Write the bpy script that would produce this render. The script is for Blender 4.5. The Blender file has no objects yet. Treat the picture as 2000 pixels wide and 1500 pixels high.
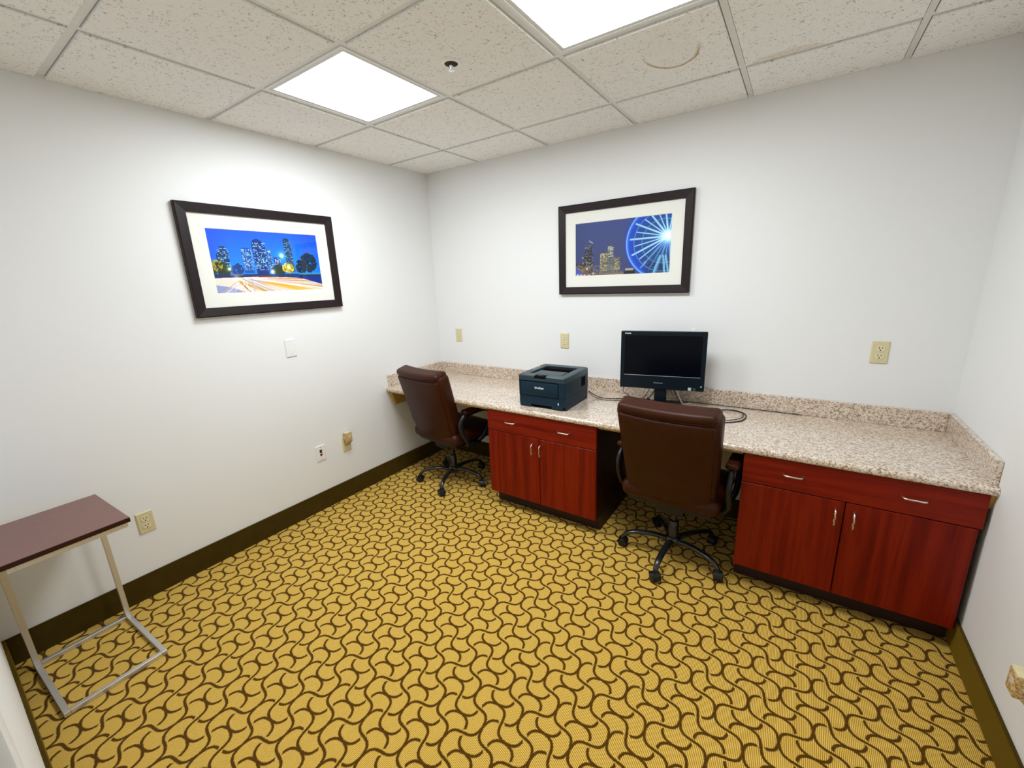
import bpy, bmesh, math, random
import numpy as np
from mathutils import Matrix, Vector

# ------------------------------------------------------------------ camera
scene = bpy.context.scene
COL = scene.collection
PI = math.pi

F_PX = 813.72                                    # focal length in pixels of a 2000 px wide frame
cam_data = bpy.data.cameras.new('camera')
cam_data.sensor_fit = 'HORIZONTAL'
cam_data.sensor_width = 36.0
cam_data.lens = F_PX / 2000.0 * 36.0
cam_data.clip_start = 0.01
cam = bpy.data.objects.new('camera', cam_data)
COL.objects.link(cam)
_yaw, _pit, _rol = -0.6008, 0.2459, -0.0394
_f = Vector((math.sin(_yaw) * math.cos(_pit), math.cos(_yaw) * math.cos(_pit), -math.sin(_pit)))
_r = Vector((math.cos(_yaw), -math.sin(_yaw), 0.0))
_u = _r.cross(_f)
_c, _s = math.cos(_rol), math.sin(_rol)
_right, _up = _c * _r + _s * _u, -_s * _r + _c * _u
_m = Matrix((_right, _up, -_f)).transposed().to_4x4()
_m.translation = Vector((2.7101, -2.8009, 1.5701))
cam.matrix_world = _m
scene.camera = cam

# ------------------------------------------------------------------ world, exposure
world = bpy.data.worlds.new('world')
scene.world = world
world.use_nodes = True
world.node_tree.nodes['Background'].inputs[0].default_value = (1.0, 0.98, 0.95, 1)
world.node_tree.nodes['Background'].inputs[1].default_value = 0.05
vs = scene.view_settings
vs.view_transform = 'Standard'
vs.look = 'None'
vs.gamma = 1.0
vs.use_curve_mapping = False
vs.exposure = 0.0
LAMP_WATTS = 22.3                                # the two ceiling panels light the whole room
LAMP_SPREAD = math.radians(178)                  # prismatic lens: throws its light downwards
LAMP_GLOW = 3.0                                  # brightness of the lens itself

# ------------------------------------------------------------------ room measures (metres)
W, L, H = 3.4017, 2.8391, 2.456                  # width along x, length along -y, ceiling height
T = 0.6096                                       # ceiling grid module
GX0, GY0 = 0.5631, 0.3976                        # first grid lines from the left / back wall
ZC, ZS, ZU = 0.757, 0.854, 0.722                 # counter top, backsplash top, counter underside
CF = -0.668                                      # counter front
FACE = -0.656                                    # cabinet front faces


# ------------------------------------------------------------------ node helpers
def lin(r, g, b):
    f = lambda c: ((c / 255.0) / 12.92) if c / 255.0 <= 0.04045 else (((c / 255.0) + 0.055) / 1.055) ** 2.4
    return (f(r), f(g), f(b), 1.0)


class NT:
    def __init__(self, name):
        self.mat = bpy.data.materials.new(name)
        self.mat.use_nodes = True
        self.t = self.mat.node_tree
        self.n = self.t.nodes
        self.bsdf = self.n['Principled BSDF']
        self.out = self.n['Material Output']

    def link(self, a, b):
        self.t.links.new(a, b)

    def node(self, typ, **kw):
        nd = self.n.new(typ)
        for k, v in kw.items():
            setattr(nd, k, v)
        return nd

    def val(self, sock, v):
        if isinstance(v, bpy.types.NodeSocket):
            self.link(v, sock)
        else:
            sock.default_value = v

    def m(self, op, a, b=0.0, c=None):
        nd = self.node('ShaderNodeMath', operation=op)
        self.val(nd.inputs[0], a)
        self.val(nd.inputs[1], b)
        if c is not None:
            self.val(nd.inputs[2], c)
        return nd.outputs[0]

    def coords(self, kind='Object'):
        return self.node('ShaderNodeTexCoord').outputs[kind]

    def pos(self):
        return self.node('ShaderNodeNewGeometry').outputs['Position']

    def sep(self, v):
        s = self.node('ShaderNodeSeparateXYZ')
        self.link(v, s.inputs[0])
        return s.outputs

    def mapping(self, v, scale=(1, 1, 1), loc=(0, 0, 0), rot=(0, 0, 0)):
        nd = self.node('ShaderNodeMapping')
        self.link(v, nd.inputs[0])
        nd.inputs['Scale'].default_value = scale
        nd.inputs['Location'].default_value = loc
        nd.inputs['Rotation'].default_value = rot
        return nd.outputs[0]

    def noise(self, v, scale, detail=2.0, rough=0.5, dist=0.0):
        nd = self.node('ShaderNodeTexNoise')
        self.link(v, nd.inputs['Vector'])
        nd.inputs['Scale'].default_value = scale
        nd.inputs['Detail'].default_value = detail
        nd.inputs['Roughness'].default_value = rough
        nd.inputs['Distortion'].default_value = dist
        return nd.outputs['Fac']

    def voronoi(self, v, scale, feature='F1', out='Distance'):
        nd = self.node('ShaderNodeTexVoronoi', feature=feature)
        self.link(v, nd.inputs['Vector'])
        nd.inputs['Scale'].default_value = scale
        return nd.outputs[out]

    def ramp(self, fac, stops, interp='LINEAR'):
        nd = self.node('ShaderNodeValToRGB')
        nd.color_ramp.interpolation = interp
        e = nd.color_ramp.elements
        while len(e) < len(stops):
            e.new(0.5)
        for el, (p, c) in zip(e, stops):
            el.position = p
            el.color = c if len(c) == 4 else (*c, 1)
        self.link(fac, nd.inputs[0])
        return nd.outputs[0]

    def mix(self, fac, a, b, blend='MIX'):
        nd = self.node('ShaderNodeMix', data_type='RGBA', blend_type=blend)
        self.val(nd.inputs[0], fac)
        self.val(nd.inputs[6], a)
        self.val(nd.inputs[7], b)
        return nd.outputs[2]

    def color(self, v):
        self.val(self.bsdf.inputs['Base Color'], v)

    def set(self, **kw):
        for k, v in kw.items():
            self.val(self.bsdf.inputs[k.replace('_', ' ')], v)

    def bump(self, height, strength=0.2, distance=0.01):
        nd = self.node('ShaderNodeBump')
        nd.inputs['Strength'].default_value = strength
        nd.inputs['Distance'].default_value = distance
        self.link(height, nd.inputs['Height'])
        self.link(nd.outputs[0], self.bsdf.inputs['Normal'])


def plain(name, col, rough=0.5, metal=0.0, spec=0.5, noise_amt=0.06, noise_scale=60.0, coat=0.0, bump=0.0):
    t = NT(name)
    v = t.coords()
    n = t.noise(v, noise_scale, 3.0)
    dark = tuple(c * (1 - noise_amt) for c in col[:3]) + (1,)
    light = tuple(min(1, c * (1 + noise_amt)) for c in col[:3]) + (1,)
    t.color(t.mix(n, dark, light))
    t.set(Roughness=rough, Metallic=metal, Specular_IOR_Level=spec, Coat_Weight=coat)
    if bump:
        t.bump(n, bump, 0.002)
    return t.mat


# ------------------------------------------------------------------ materials
M = {}


def mat_wall():
    t = NT('wall_paint')
    v = t.pos()
    n = t.noise(v, 260.0, 2.0)
    big = t.noise(v, 1.3, 2.0)
    t.color(t.mix(big, (0.825, 0.825, 0.815, 1), (0.855, 0.855, 0.848, 1)))
    t.set(Roughness=0.55, Specular_IOR_Level=0.35)
    t.bump(n, 0.12, 0.0015)
    return t.mat


def mat_carpet():
    t = NT('patterned_carpet')
    p0 = t.pos()
    # a little fuzz on the coordinates
    nz = t.node('ShaderNodeTexNoise')
    t.link(p0, nz.inputs['Vector'])
    nz.inputs['Scale'].default_value = 260.0
    nz.inputs['Detail'].default_value = 2.0
    off = t.node('ShaderNodeVectorMath', operation='MULTIPLY_ADD')
    t.link(nz.outputs['Color'], off.inputs[0])
    off.inputs[1].default_value = (0.006, 0.006, 0.0)
    t.link(p0, off.inputs[2])
    x, y, _z = t.sep(off.outputs[0])
    s = 0.0703                                   # half a repeat; the pattern lies at 45 degrees to the walls
    th = 0.0103
    x0, y0 = 2.0211 + 0.003, -1.6314 + 0.003
    dx = t.m('SUBTRACT', x, x0)
    dy = t.m('SUBTRACT', y, y0)
    c1, s1 = math.cos(PI / 4 + th) / s, math.sin(PI / 4 + th) / s
    P = t.m('ADD', t.m('MULTIPLY', dx, c1), t.m('MULTIPLY', dy, s1))
    Q = t.m('SUBTRACT', t.m('MULTIPLY', dy, c1), t.m('MULTIPLY', dx, s1))
    A1, A2 = 0.240, 0.0                          # height of the waves

    def wave(v):
        w = t.m('MULTIPLY', v, PI)
        return t.m('ADD', t.m('MULTIPLY', t.m('SINE', w), A1), t.m('MULTIPLY', t.m('SINE', t.m('MULTIPLY', w, 2.0)), -A2))

    def stretch(v):
        w = t.m('MULTIPLY', v, PI)
        f = t.m('ADD', t.m('MULTIPLY', t.m('COSINE', w), PI * A1), t.m('MULTIPLY', t.m('COSINE', t.m('MULTIPLY', w, 2.0)), -2 * PI * A2))
        return t.m('SQRT', t.m('ADD', t.m('MULTIPLY', f, f), 1.0))
    Qh = t.m('SUBTRACT', Q, wave(P))
    Pv = t.m('SUBTRACT', P, wave(Q))
    rnd = lambda v: t.m('FLOOR', t.m('ADD', v, 0.5))
    odd = lambda v: t.m('FLOORED_MODULO', v, 2.0)
    inv = lambda v: t.m('SUBTRACT', 1.0, v)
    g = 0.13

    def cross_parity(i, j):                      # for odd i and even j: 0 at one kind of crossing, 1 at the other
        a = t.m('ADD', t.m('MULTIPLY', t.m('SUBTRACT', i, 1.0), 0.5), t.m('MULTIPLY', j, 0.5))
        return odd(rnd(a))
    # curves running across
    j = rnd(Qh)
    dh = t.m('DIVIDE', t.m('ABSOLUTE', t.m('SUBTRACT', Qh, j)), stretch(P))
    i = rnd(P)
    near = t.m('LESS_THAN', t.m('ABSOLUTE', t.m('SUBTRACT', P, i)), g)
    cut1 = t.m('MULTIPLY', odd(j), inv(odd(i)))
    cut2 = t.m('MULTIPLY', t.m('MULTIPLY', inv(odd(j)), odd(i)), cross_parity(i, j))
    cut = t.m('MULTIPLY', near, t.m('ADD', cut1, cut2))
    dh = t.m('ADD', dh, cut)
    # curves running along
    i2 = rnd(Pv)
    dv = t.m('DIVIDE', t.m('ABSOLUTE', t.m('SUBTRACT', Pv, i2)), stretch(Q))
    j2 = rnd(Q)
    near2 = t.m('LESS_THAN', t.m('ABSOLUTE', t.m('SUBTRACT', Q, j2)), g)
    c3 = t.m('MULTIPLY', t.m('MULTIPLY', odd(i2), inv(odd(j2))), inv(cross_parity(i2, j2)))
    dv = t.m('ADD', dv, t.m('MULTIPLY', near2, c3))
    d = t.m('MINIMUM', dh, dv)
    mr = t.node('ShaderNodeMapRange', interpolation_type='SMOOTHSTEP')
    t.link(d, mr.inputs[0])
    mr.inputs[1].default_value = 0.046
    mr.inputs[2].default_value = 0.100
    mr.inputs[3].default_value = 1.0
    mr.inputs[4].default_value = 0.0
    line = mr.outputs[0]
    # ribs running along y
    rx, ry, _ = t.sep(p0)
    rib = t.m('ADD', t.m('MULTIPLY', t.m('SINE', t.m('MULTIPLY', t.m('ADD', rx, t.m('MULTIPLY', t.noise(p0, 120.0, 1.0), 0.0012)), 2 * PI / 0.0052)), 0.5), 0.5)
    fine = t.noise(p0, 900.0, 2.0)
    ground = t.mix(rib, lin(160, 112, 0), lin(252, 216, 114))
    ground = t.mix(t.m('MULTIPLY', fine, 0.22), ground, lin(160, 116, 12))
    ink = t.mix(fine, lin(70, 42, 0), lin(98, 64, 0))
    t.color(t.mix(line, ground, ink))
    t.set(Roughness=0.95, Specular_IOR_Level=0.1, Sheen_Weight=0.08)
    hgt = t.m('ADD', t.m('MULTIPLY', rib, 0.5), t.m('MULTIPLY', fine, 0.4))
    hgt = t.m('SUBTRACT', hgt, t.m('MULTIPLY', line, 0.5))
    t.bump(hgt, 0.5, 0.002)
    return t.mat


def tile_colour(t):
    p = t.pos()
    warp = t.mapping(p, (1, 1, 1))
    a = t.noise(warp, 120.0, 4.0, 0.65, 0.6)
    b = t.noise(warp, 38.0, 2.0)
    holes = t.ramp(t.m('ADD', t.m('MULTIPLY', a, 0.8), t.m('MULTIPLY', b, 0.2)), [(0.0, (1, 1, 1)), (0.375, (1, 1, 1)), (0.425, (0, 0, 0)), (1.0, (0, 0, 0))])
    grain = t.noise(p, 420.0, 2.0)
    base = t.mix(grain, (0.91, 0.90, 0.86, 1), (0.96, 0.955, 0.925, 1))
    col = t.mix(t.m('MULTIPLY', holes, 0.75), base, (0.33, 0.29, 0.21, 1))
    t.bump(t.m('SUBTRACT', t.m('MULTIPLY', grain, 0.3), holes), 0.35, 0.003)
    t.set(Roughness=0.95, Specular_IOR_Level=0.1)
    return p, col


def mat_tile():
    t = NT('fissured_ceiling_tile')
    _, col = tile_colour(t)
    t.color(col)
    return t.mat


def mat_tile_ring():
    t = NT('stained_ceiling_tile_ring')
    p, col = tile_colour(t)
    x, y, z = t.sep(p)
    wob = t.m('MULTIPLY', t.m('SUBTRACT', t.noise(p, 30.0, 4.0), 0.5), 0.10)
    ex = t.m('DIVIDE', t.m('SUBTRACT', x, 2.165), 0.115)
    ey = t.m('DIVIDE', t.m('SUBTRACT', y, -0.765), 0.165)
    r = t.m('ADD', t.m('SQRT', t.m('ADD', t.m('MULTIPLY', ex, ex), t.m('MULTIPLY', ey, ey))), wob)
    ring = t.ramp(r, [(0.0, (0, 0, 0)), (0.86, (0.0, 0.0, 0.0)), (0.975, (1, 1, 1)), (1.0, (0, 0, 0))])
    side = t.ramp(t.m('ADD', t.m('MULTIPLY', ey, 0.5), 0.5), [(0.0, (0, 0, 0)), (0.45, (0, 0, 0)), (0.75, (1, 1, 1))])
    col = t.mix(t.m('MULTIPLY', t.m('MULTIPLY', ring, side), 0.9), col, lin(170, 128, 50))
    inner = t.ramp(r, [(0.0, (1, 1, 1)), (0.95, (1, 1, 1)), (1.0, (0, 0, 0))])
    col = t.mix(t.m('MULTIPLY', inner, 0.05), col, lin(196, 165, 120))
    t.color(col)
    return t.mat


def mat_tile_edge():
    t = NT('stained_ceiling_tile_edge')
    p, col = tile_colour(t)
    x, y, z = t.sep(p)
    wob = t.m('MULTIPLY', t.noise(p, 20.0, 3.0), 0.4)
    ex = t.m('DIVIDE', t.m('SUBTRACT', x, 2.56), 0.15)
    ey = t.m('DIVIDE', t.m('SUBTRACT', y, -0.41), 0.06)
    r = t.m('ADD', t.m('SQRT', t.m('ADD', t.m('MULTIPLY', ex, ex), t.m('MULTIPLY', ey, ey))), t.m('SUBTRACT', wob, 0.2))
    blot = t.ramp(r, [(0.0, (1, 1, 1)), (0.85, (0.8, 0.8, 0.8)), (1.0, (0, 0, 0))])
    t.color(t.mix(t.m('MULTIPLY', blot, 0.30), col, lin(196, 160, 90)))
    return t.mat


def mat_granite():
    t = NT('speckled_granite')
    p = t.pos()
    a = t.voronoi(p, 165.0, out='Color')
    sx, sy, sz = t.sep(a)
    b = t.noise(p, 120.0, 4.0, 0.7)
    c = t.noise(p, 42.0, 3.0)
    f = t.m('ADD', t.m('MULTIPLY', sx, 0.60), t.m('MULTIPLY', b, 0.45))
    f = t.m('ADD', f, t.m('MULTIPLY', t.m('SUBTRACT', c, 0.5), 0.25))
    col = t.ramp(f, [(0.10, lin(98, 74, 54)), (0.24, lin(154, 124, 100)), (0.40, lin(192, 166, 142)), (0.58, lin(216, 198, 178)), (0.80, lin(234, 226, 212)), (0.95, lin(172, 154, 136))])
    t.color(col)
    t.set(Roughness=0.30, Specular_IOR_Level=0.6, Coat_Weight=1.0, Coat_Roughness=0.16, Coat_IOR=1.6)
    t.bump(b, 0.05, 0.001)
    return t.mat


def mat_cherry(name, axis):
    t = NT(name)
    v = t.pos()
    sc = (26.0, 26.0, 1.1) if axis == 'z' else (1.1, 26.0, 26.0)
    n = t.noise(t.mapping(v, sc), 1.0, 3.0, 0.55, 0.25)
    fine = t.noise(t.mapping(v, tuple(q * 9 for q in sc)), 1.0, 2.0)
    f = t.m('ADD', t.m('MULTIPLY', n, 0.8), t.m('MULTIPLY', fine, 0.2))
    t.color(t.ramp(f, [(0.28, lin(78, 3, 0)), (0.46, lin(114, 16, 0)), (0.58, lin(130, 28, 2)), (0.75, lin(90, 7, 0))]))
    t.set(Roughness=0.40, Specular_IOR_Level=0.22)
    return t.mat


def mat_leather():
    t = NT('brown_leather')
    v = t.coords()
    cell = t.voronoi(v, 260.0)
    n = t.noise(v, 6.0, 3.0)
    t.color(t.mix(n, lin(44, 16, 3), lin(66, 27, 9)))
    t.set(Roughness=0.42, Specular_IOR_Level=0.2)
    t.bump(t.m('ADD', t.m('MULTIPLY', cell, 0.25), t.m('MULTIPLY', n, 1.2)), 0.25, 0.004)
    return t.mat


def mat_base():
    t = NT('brown_carpet_base')
    p = t.pos()
    n = t.noise(p, 14.0, 4.0)
    fz = t.noise(p, 700.0, 2.0)
    c = t.mix(n, lin(58, 45, 10), lin(80, 62, 14))
    t.color(t.mix(t.m('MULTIPLY', fz, 0.4), c, lin(46, 36, 10)))
    t.set(Roughness=0.95, Specular_IOR_Level=0.1, Sheen_Weight=1.0, Sheen_Roughness=0.35, Sheen_Tint=lin(190, 150, 40))
    t.bump(fz, 0.4, 0.002)
    return t.mat


def mat_attr(name):
    t = NT(name)
    a = t.node('ShaderNodeAttribute', attribute_name='print')
    t.color(a.outputs['Color'])
    t.set(Roughness=0.5, Specular_IOR_Level=0.3)
    return t.mat


def mat_glass():
    t = NT('picture_glass')
    t.n.remove(t.bsdf)
    tr = t.node('ShaderNodeBsdfTransparent')
    gl = t.node('ShaderNodeBsdfGlossy')
    gl.inputs['Roughness'].default_value = 0.02
    fr = t.node('ShaderNodeFresnel')
    ge = t.node('ShaderNodeNewGeometry')
    t.link(t.m('ADD', 1.3, t.m('MULTIPLY', ge.outputs['Backfacing'], 1.0 / 1.3 - 1.3)), fr.inputs['IOR'])
    mx = t.node('ShaderNodeMixShader')
    t.link(fr.outputs[0], mx.inputs[0])
    t.link(tr.outputs[0], mx.inputs[1])
    t.link(gl.outputs[0], mx.inputs[2])
    t.link(mx.outputs[0], t.out.inputs['Surface'])
    return t.mat


def mat_clear():
    t = NT('clear_plastic')
    t.color((0.95, 0.95, 0.97, 1))
    t.set(Roughness=0.08, Transmission_Weight=0.7, IOR=1.3)
    return t.mat


def mat_emit(name, col, strength):
    t = NT(name)
    v = t.coords()
    cell = t.voronoi(v, 90.0)
    t.color(t.mix(cell, (0.9, 0.9, 0.9, 1), (0.8, 0.8, 0.8, 1)))
    t.set(Roughness=0.4, Emission_Color=col, Emission_Strength=strength)
    return t.mat


def mat_plug():
    t = NT('mottled_tan_plastic')
    v = t.coords()
    n = t.noise(v, 150.0, 3.0, 0.6)
    t.color(t.ramp(n, [(0.34, lin(150, 112, 40)), (0.5, lin(196, 160, 100)), (0.66, lin(222, 200, 160))]))
    t.set(Roughness=0.5)
    return t.mat


M['wall'] = mat_wall()
M['carpet'] = mat_carpet()
M['tile'] = mat_tile()
M['tile_ring'] = mat_tile_ring()
M['tile_edge'] = mat_tile_edge()
M['granite'] = mat_granite()
M['cherry_v'] = mat_cherry('cherry_wood_upright_grain', 'z')
M['cherry_h'] = mat_cherry('cherry_wood_level_grain', 'x')
M['leather'] = mat_leather()
M['base'] = mat_base()
M['print'] = mat_attr('printed_photograph')
M['glass'] = mat_glass()
M['clear'] = mat_clear()
M['plug'] = mat_plug()
M['lamp'] = mat_emit('lit_diffuser', (0.895, 0.955, 1.0, 1), LAMP_GLOW)
M['ring_white'] = plain('bright_white_enamel', (0.95, 0.95, 0.95, 1), 0.3, noise_amt=0.01)
M['pale_disc'] = plain('pale_grey_plastic', lin(206, 198, 186), 0.5)
M['led'] = mat_emit('green_power_light', (0.35, 1.0, 0.65, 1), 2.0)
M['tee'] = plain('white_ceiling_grid_metal', (0.80, 0.79, 0.75, 1), 0.45)
M['plenum'] = plain('dark_plenum_board', (0.10, 0.09, 0.06, 1), 0.9)
M['white_metal'] = plain('white_enamel', (0.84, 0.84, 0.83, 1), 0.4)
M['white_plastic'] = plain('white_plastic', (0.84, 0.84, 0.82, 1), 0.35)
M['almond'] = plain('almond_plastic', lin(216, 204, 160), 0.35)
M['almond_face'] = plain('almond_plastic_light', lin(226, 216, 180), 0.35)
M['slot'] = plain('dark_slot', (0.03, 0.025, 0.01, 1), 0.8)
M['black'] = plain('black_plastic', (0.010, 0.010, 0.012, 1), 0.36, spec=0.35)
M['void'] = plain('matt_black', (0.004, 0.004, 0.005, 1), 0.8, spec=0.05)
M['black_metal'] = plain('black_enamel_metal', (0.012, 0.012, 0.014, 1), 0.25, coat=0.3)
M['printer'] = plain('dark_slate_plastic', lin(10, 38, 54), 0.45, spec=0.25, bump=0.08, noise_scale=900.0)
M['printer_top'] = plain('slate_plastic_top', lin(34, 56, 64), 0.40, spec=0.4, bump=0.08, noise_scale=900.0)
M['monitor'] = plain('black_blue_plastic', lin(8, 22, 30), 0.4, spec=0.2)
M['screen'] = plain('dark_screen_glass', lin(4, 6, 14), 0.25, spec=0.12)
M['silver'] = plain('silver_trim', (0.55, 0.56, 0.58, 1), 0.3, 0.6)
M['nickel'] = plain('brushed_nickel', (0.72, 0.69, 0.65, 1), 0.28, 1.0)
M['chrome'] = plain('chrome', (0.8, 0.8, 0.8, 1), 0.12, 1.0)
M['table_steel'] = plain('satin_steel', (0.66, 0.64, 0.60, 1), 0.36, 0.7)
M['table_lit'] = plain('lit_espresso_top', lin(122, 84, 76), 0.30, noise_amt=0.12, noise_scale=25.0)  # table's upper face, glossy reflected light mixed into its brown
M['frame'] = plain('espresso_frame_wood', lin(30, 17, 18), 0.45, spec=0.3, noise_amt=0.2, noise_scale=40.0)
M['matboard'] = plain('cream_mat_board', (0.84, 0.835, 0.775, 1), 0.85, noise_amt=0.01)
M['plywood'] = plain('raw_plywood', lin(184, 146, 74), 0.7, noise_amt=0.2)
M['toe'] = plain('dark_toe_board', lin(40, 12, 8), 0.6)
M['carcass'] = plain('dark_red_carcass', lin(38, 7, 4), 0.5, spec=0.2)  # cabinet bodies, darker than the cherry fronts
M['table_shaded'] = plain('shaded_espresso_edge', lin(44, 12, 8), 0.4, spec=0.3)  # same table, shade of its less lit edges painted into the brown
M['cord'] = plain('black_cord', (0.012, 0.011, 0.011, 1), 0.45)
M['cord_white'] = plain('white_cord', (0.8, 0.78, 0.74, 1), 0.45)
M['ink'] = plain('pale_logo_ink', (0.75, 0.78, 0.80, 1), 0.4)
M['ink_dim'] = plain('dim_logo_ink', (0.30, 0.30, 0.32, 1), 0.4)
M['sticker'] = plain('pale_sticker', (0.55, 0.58, 0.55, 1), 0.5)
M['sticker_blue'] = plain('dull_blue_sticker', (0.03, 0.06, 0.10, 1), 0.5)
M['orange_jack'] = plain('orange_jack', lin(178, 88, 40), 0.5)
M['door_paint'] = plain('white_trim_paint', (0.82, 0.82, 0.80, 1), 0.35)


# ------------------------------------------------------------------ object helpers
def tag(o, label=None, cat=None, group=None, kind=None):
    if label:
        o['label'] = label
    if cat:
        o['category'] = cat
    if group:
        o['group'] = group
    if kind:
        o['kind'] = kind
    return o


def empty(name, loc=(0, 0, 0), rotz=0.0, **kw):
    o = bpy.data.objects.new(name, None)
    COL.objects.link(o)
    o.location = loc
    o.rotation_euler = (0, 0, rotz)
    o.empty_display_size = 0.05
    return tag(o, **kw)


def link_mesh(name, me, mat, parent=None, smooth=None, **kw):
    if mat is not None and not me.materials:
        me.materials.append(mat)
    if smooth is not None:
        for p in me.polygons:
            p.use_smooth = True
        if smooth < 179:
            me.set_sharp_from_angle(angle=math.radians(smooth))
    o = bpy.data.objects.new(name, me)
    COL.objects.link(o)
    if parent is not None:
        o.parent = parent
    return tag(o, **kw)


def bm_mesh(name, bm):
    bmesh.ops.recalc_face_normals(bm, faces=bm.faces[:])
    me = bpy.data.meshes.new(name)
    bm.to_mesh(me)
    bm.free()
    return me


def bm_box(bm, lo, hi, bevel=0.0, seg=2):
    r = bmesh.ops.create_cube(bm, size=1.0)
    vs_ = r['verts']
    for v in vs_:
        v.co = Vector([(lo[i] + hi[i]) / 2 + v.co[i] * (hi[i] - lo[i]) for i in range(3)])
    if bevel > 0:
        es = list({e for v in vs_ for e in v.link_edges})
        bmesh.ops.bevel(bm, geom=es, offset=bevel, segments=seg, profile=0.5, affect='EDGES')


def box(name, lo, hi, mat, parent=None, bevel=0.0, seg=2, **kw):
    bm = bmesh.new()
    bm_box(bm, lo, hi, bevel, seg)
    return link_mesh(name, bm_mesh(name, bm), mat, parent, 35 if bevel else None, **kw)


def boxes(name, items, mat, parent=None, bevel=0.0, **kw):
    bm = bmesh.new()
    for lo, hi in items:
        bm_box(bm, lo, hi, bevel)
    return link_mesh(name, bm_mesh(name, bm), mat, parent, 35 if bevel else None, **kw)


def bm_prism(bm, pts, axis, a, b):
    """extrude a 2-D outline along an axis; outline is in the two other axes, in order"""
    def mk(p, t):
        if axis == 'x':
            return (t, p[0], p[1])
        if axis == 'y':
            return (p[0], t, p[1])
        return (p[0], p[1], t)
    v0 = [bm.verts.new(mk(p, a)) for p in pts]
    v1 = [bm.verts.new(mk(p, b)) for p in pts]
    n = len(pts)
    bm.faces.new(v0)
    bm.faces.new(v1[::-1])
    for i in range(n):
        bm.faces.new((v0[i], v0[(i + 1) % n], v1[(i + 1) % n], v1[i]))


def prism(name, pts, axis, a, b, mat, parent=None, smooth=None, **kw):
    bm = bmesh.new()
    bm_prism(bm, pts, axis, a, b)
    return link_mesh(name, bm_mesh(name, bm), mat, parent, smooth, **kw)


def spline(pts, n=8):
    P = [Vector(p) for p in pts]
    out = []
    for i in range(len(P) - 1):
        a, b = P[i], P[i + 1]
        p0 = P[i - 1] if i > 0 else a * 2 - b
        p3 = P[i + 2] if i + 2 < len(P) else b * 2 - a
        for k in range(n):
            t = k / n
            out.append(0.5 * ((2 * a) + (b - p0) * t + (2 * p0 - 5 * a + 4 * b - p3) * t * t + (3 * a - p0 - 3 * b + p3) * t ** 3))
    out.append(P[-1])
    return out


def bm_tube(bm, path, rad, seg=8, flat=1.0, up=(0, 0, 1), caps=True):
    """sweep an ellipse along a path; rad is a number or a function of 0..1; flat squeezes the second axis"""
    path = [Vector(p) for p in path]
    n = len(path)
    rings = []
    upv = Vector(up)
    for i, p in enumerate(path):
        d = (path[min(i + 1, n - 1)] - path[max(i - 1, 0)]).normalized()
        sx = d.cross(upv)
        if sx.length < 1e-3:
            sx = d.cross(Vector((1, 0, 0.01)))
        sx.normalize()
        sy = sx.cross(d).normalized()
        r = rad(i / (n - 1)) if callable(rad) else rad
        rings.append([bm.verts.new(p + sx * (r * math.cos(2 * PI * k / seg)) + sy * (r * flat * math.sin(2 * PI * k / seg))) for k in range(seg)])
    for a, b in zip(rings, rings[1:]):
        for k in range(seg):
            bm.faces.new((a[k], a[(k + 1) % seg], b[(k + 1) % seg], b[k]))
    if caps:
        bm.faces.new(rings[0][::-1])
        bm.faces.new(rings[-1])


def tube(name, path, rad, mat, parent=None, seg=8, flat=1.0, up=(0, 0, 1), **kw):
    bm = bmesh.new()
    bm_tube(bm, path, rad, seg, flat, up)
    return link_mesh(name, bm_mesh(name, bm), mat, parent, 50, **kw)


def bm_lathe(bm, prof, seg=20, mtx=None):
    rings = []
    for r, z in prof:
        if r < 1e-6:
            rings.append([bm.verts.new((0, 0, z))])
        else:
            rings.append([bm.verts.new((r * math.cos(2 * PI * k / seg), r * math.sin(2 * PI * k / seg), z)) for k in range(seg)])
    for a, b in zip(rings, rings[1:]):
        if len(a) == 1 and len(b) == 1:
            continue
        for k in range(seg):
            k2 = (k + 1) % seg
            if len(a) == 1:
                bm.faces.new((a[0], b[k2], b[k]))
            elif len(b) == 1:
                bm.faces.new((a[k], a[k2], b[0]))
            else:
                bm.faces.new((a[k], a[k2], b[k2], b[k]))
    if mtx is not None:
        for rg in rings:
            for v in rg:
                v.co = mtx @ v.co


def lathe(name, prof, mat, parent=None, seg=20, mtx=None, **kw):
    bm = bmesh.new()
    bm_lathe(bm, prof, seg, mtx)
    return link_mesh(name, bm_mesh(name, bm), mat, parent, 40, **kw)


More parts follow.
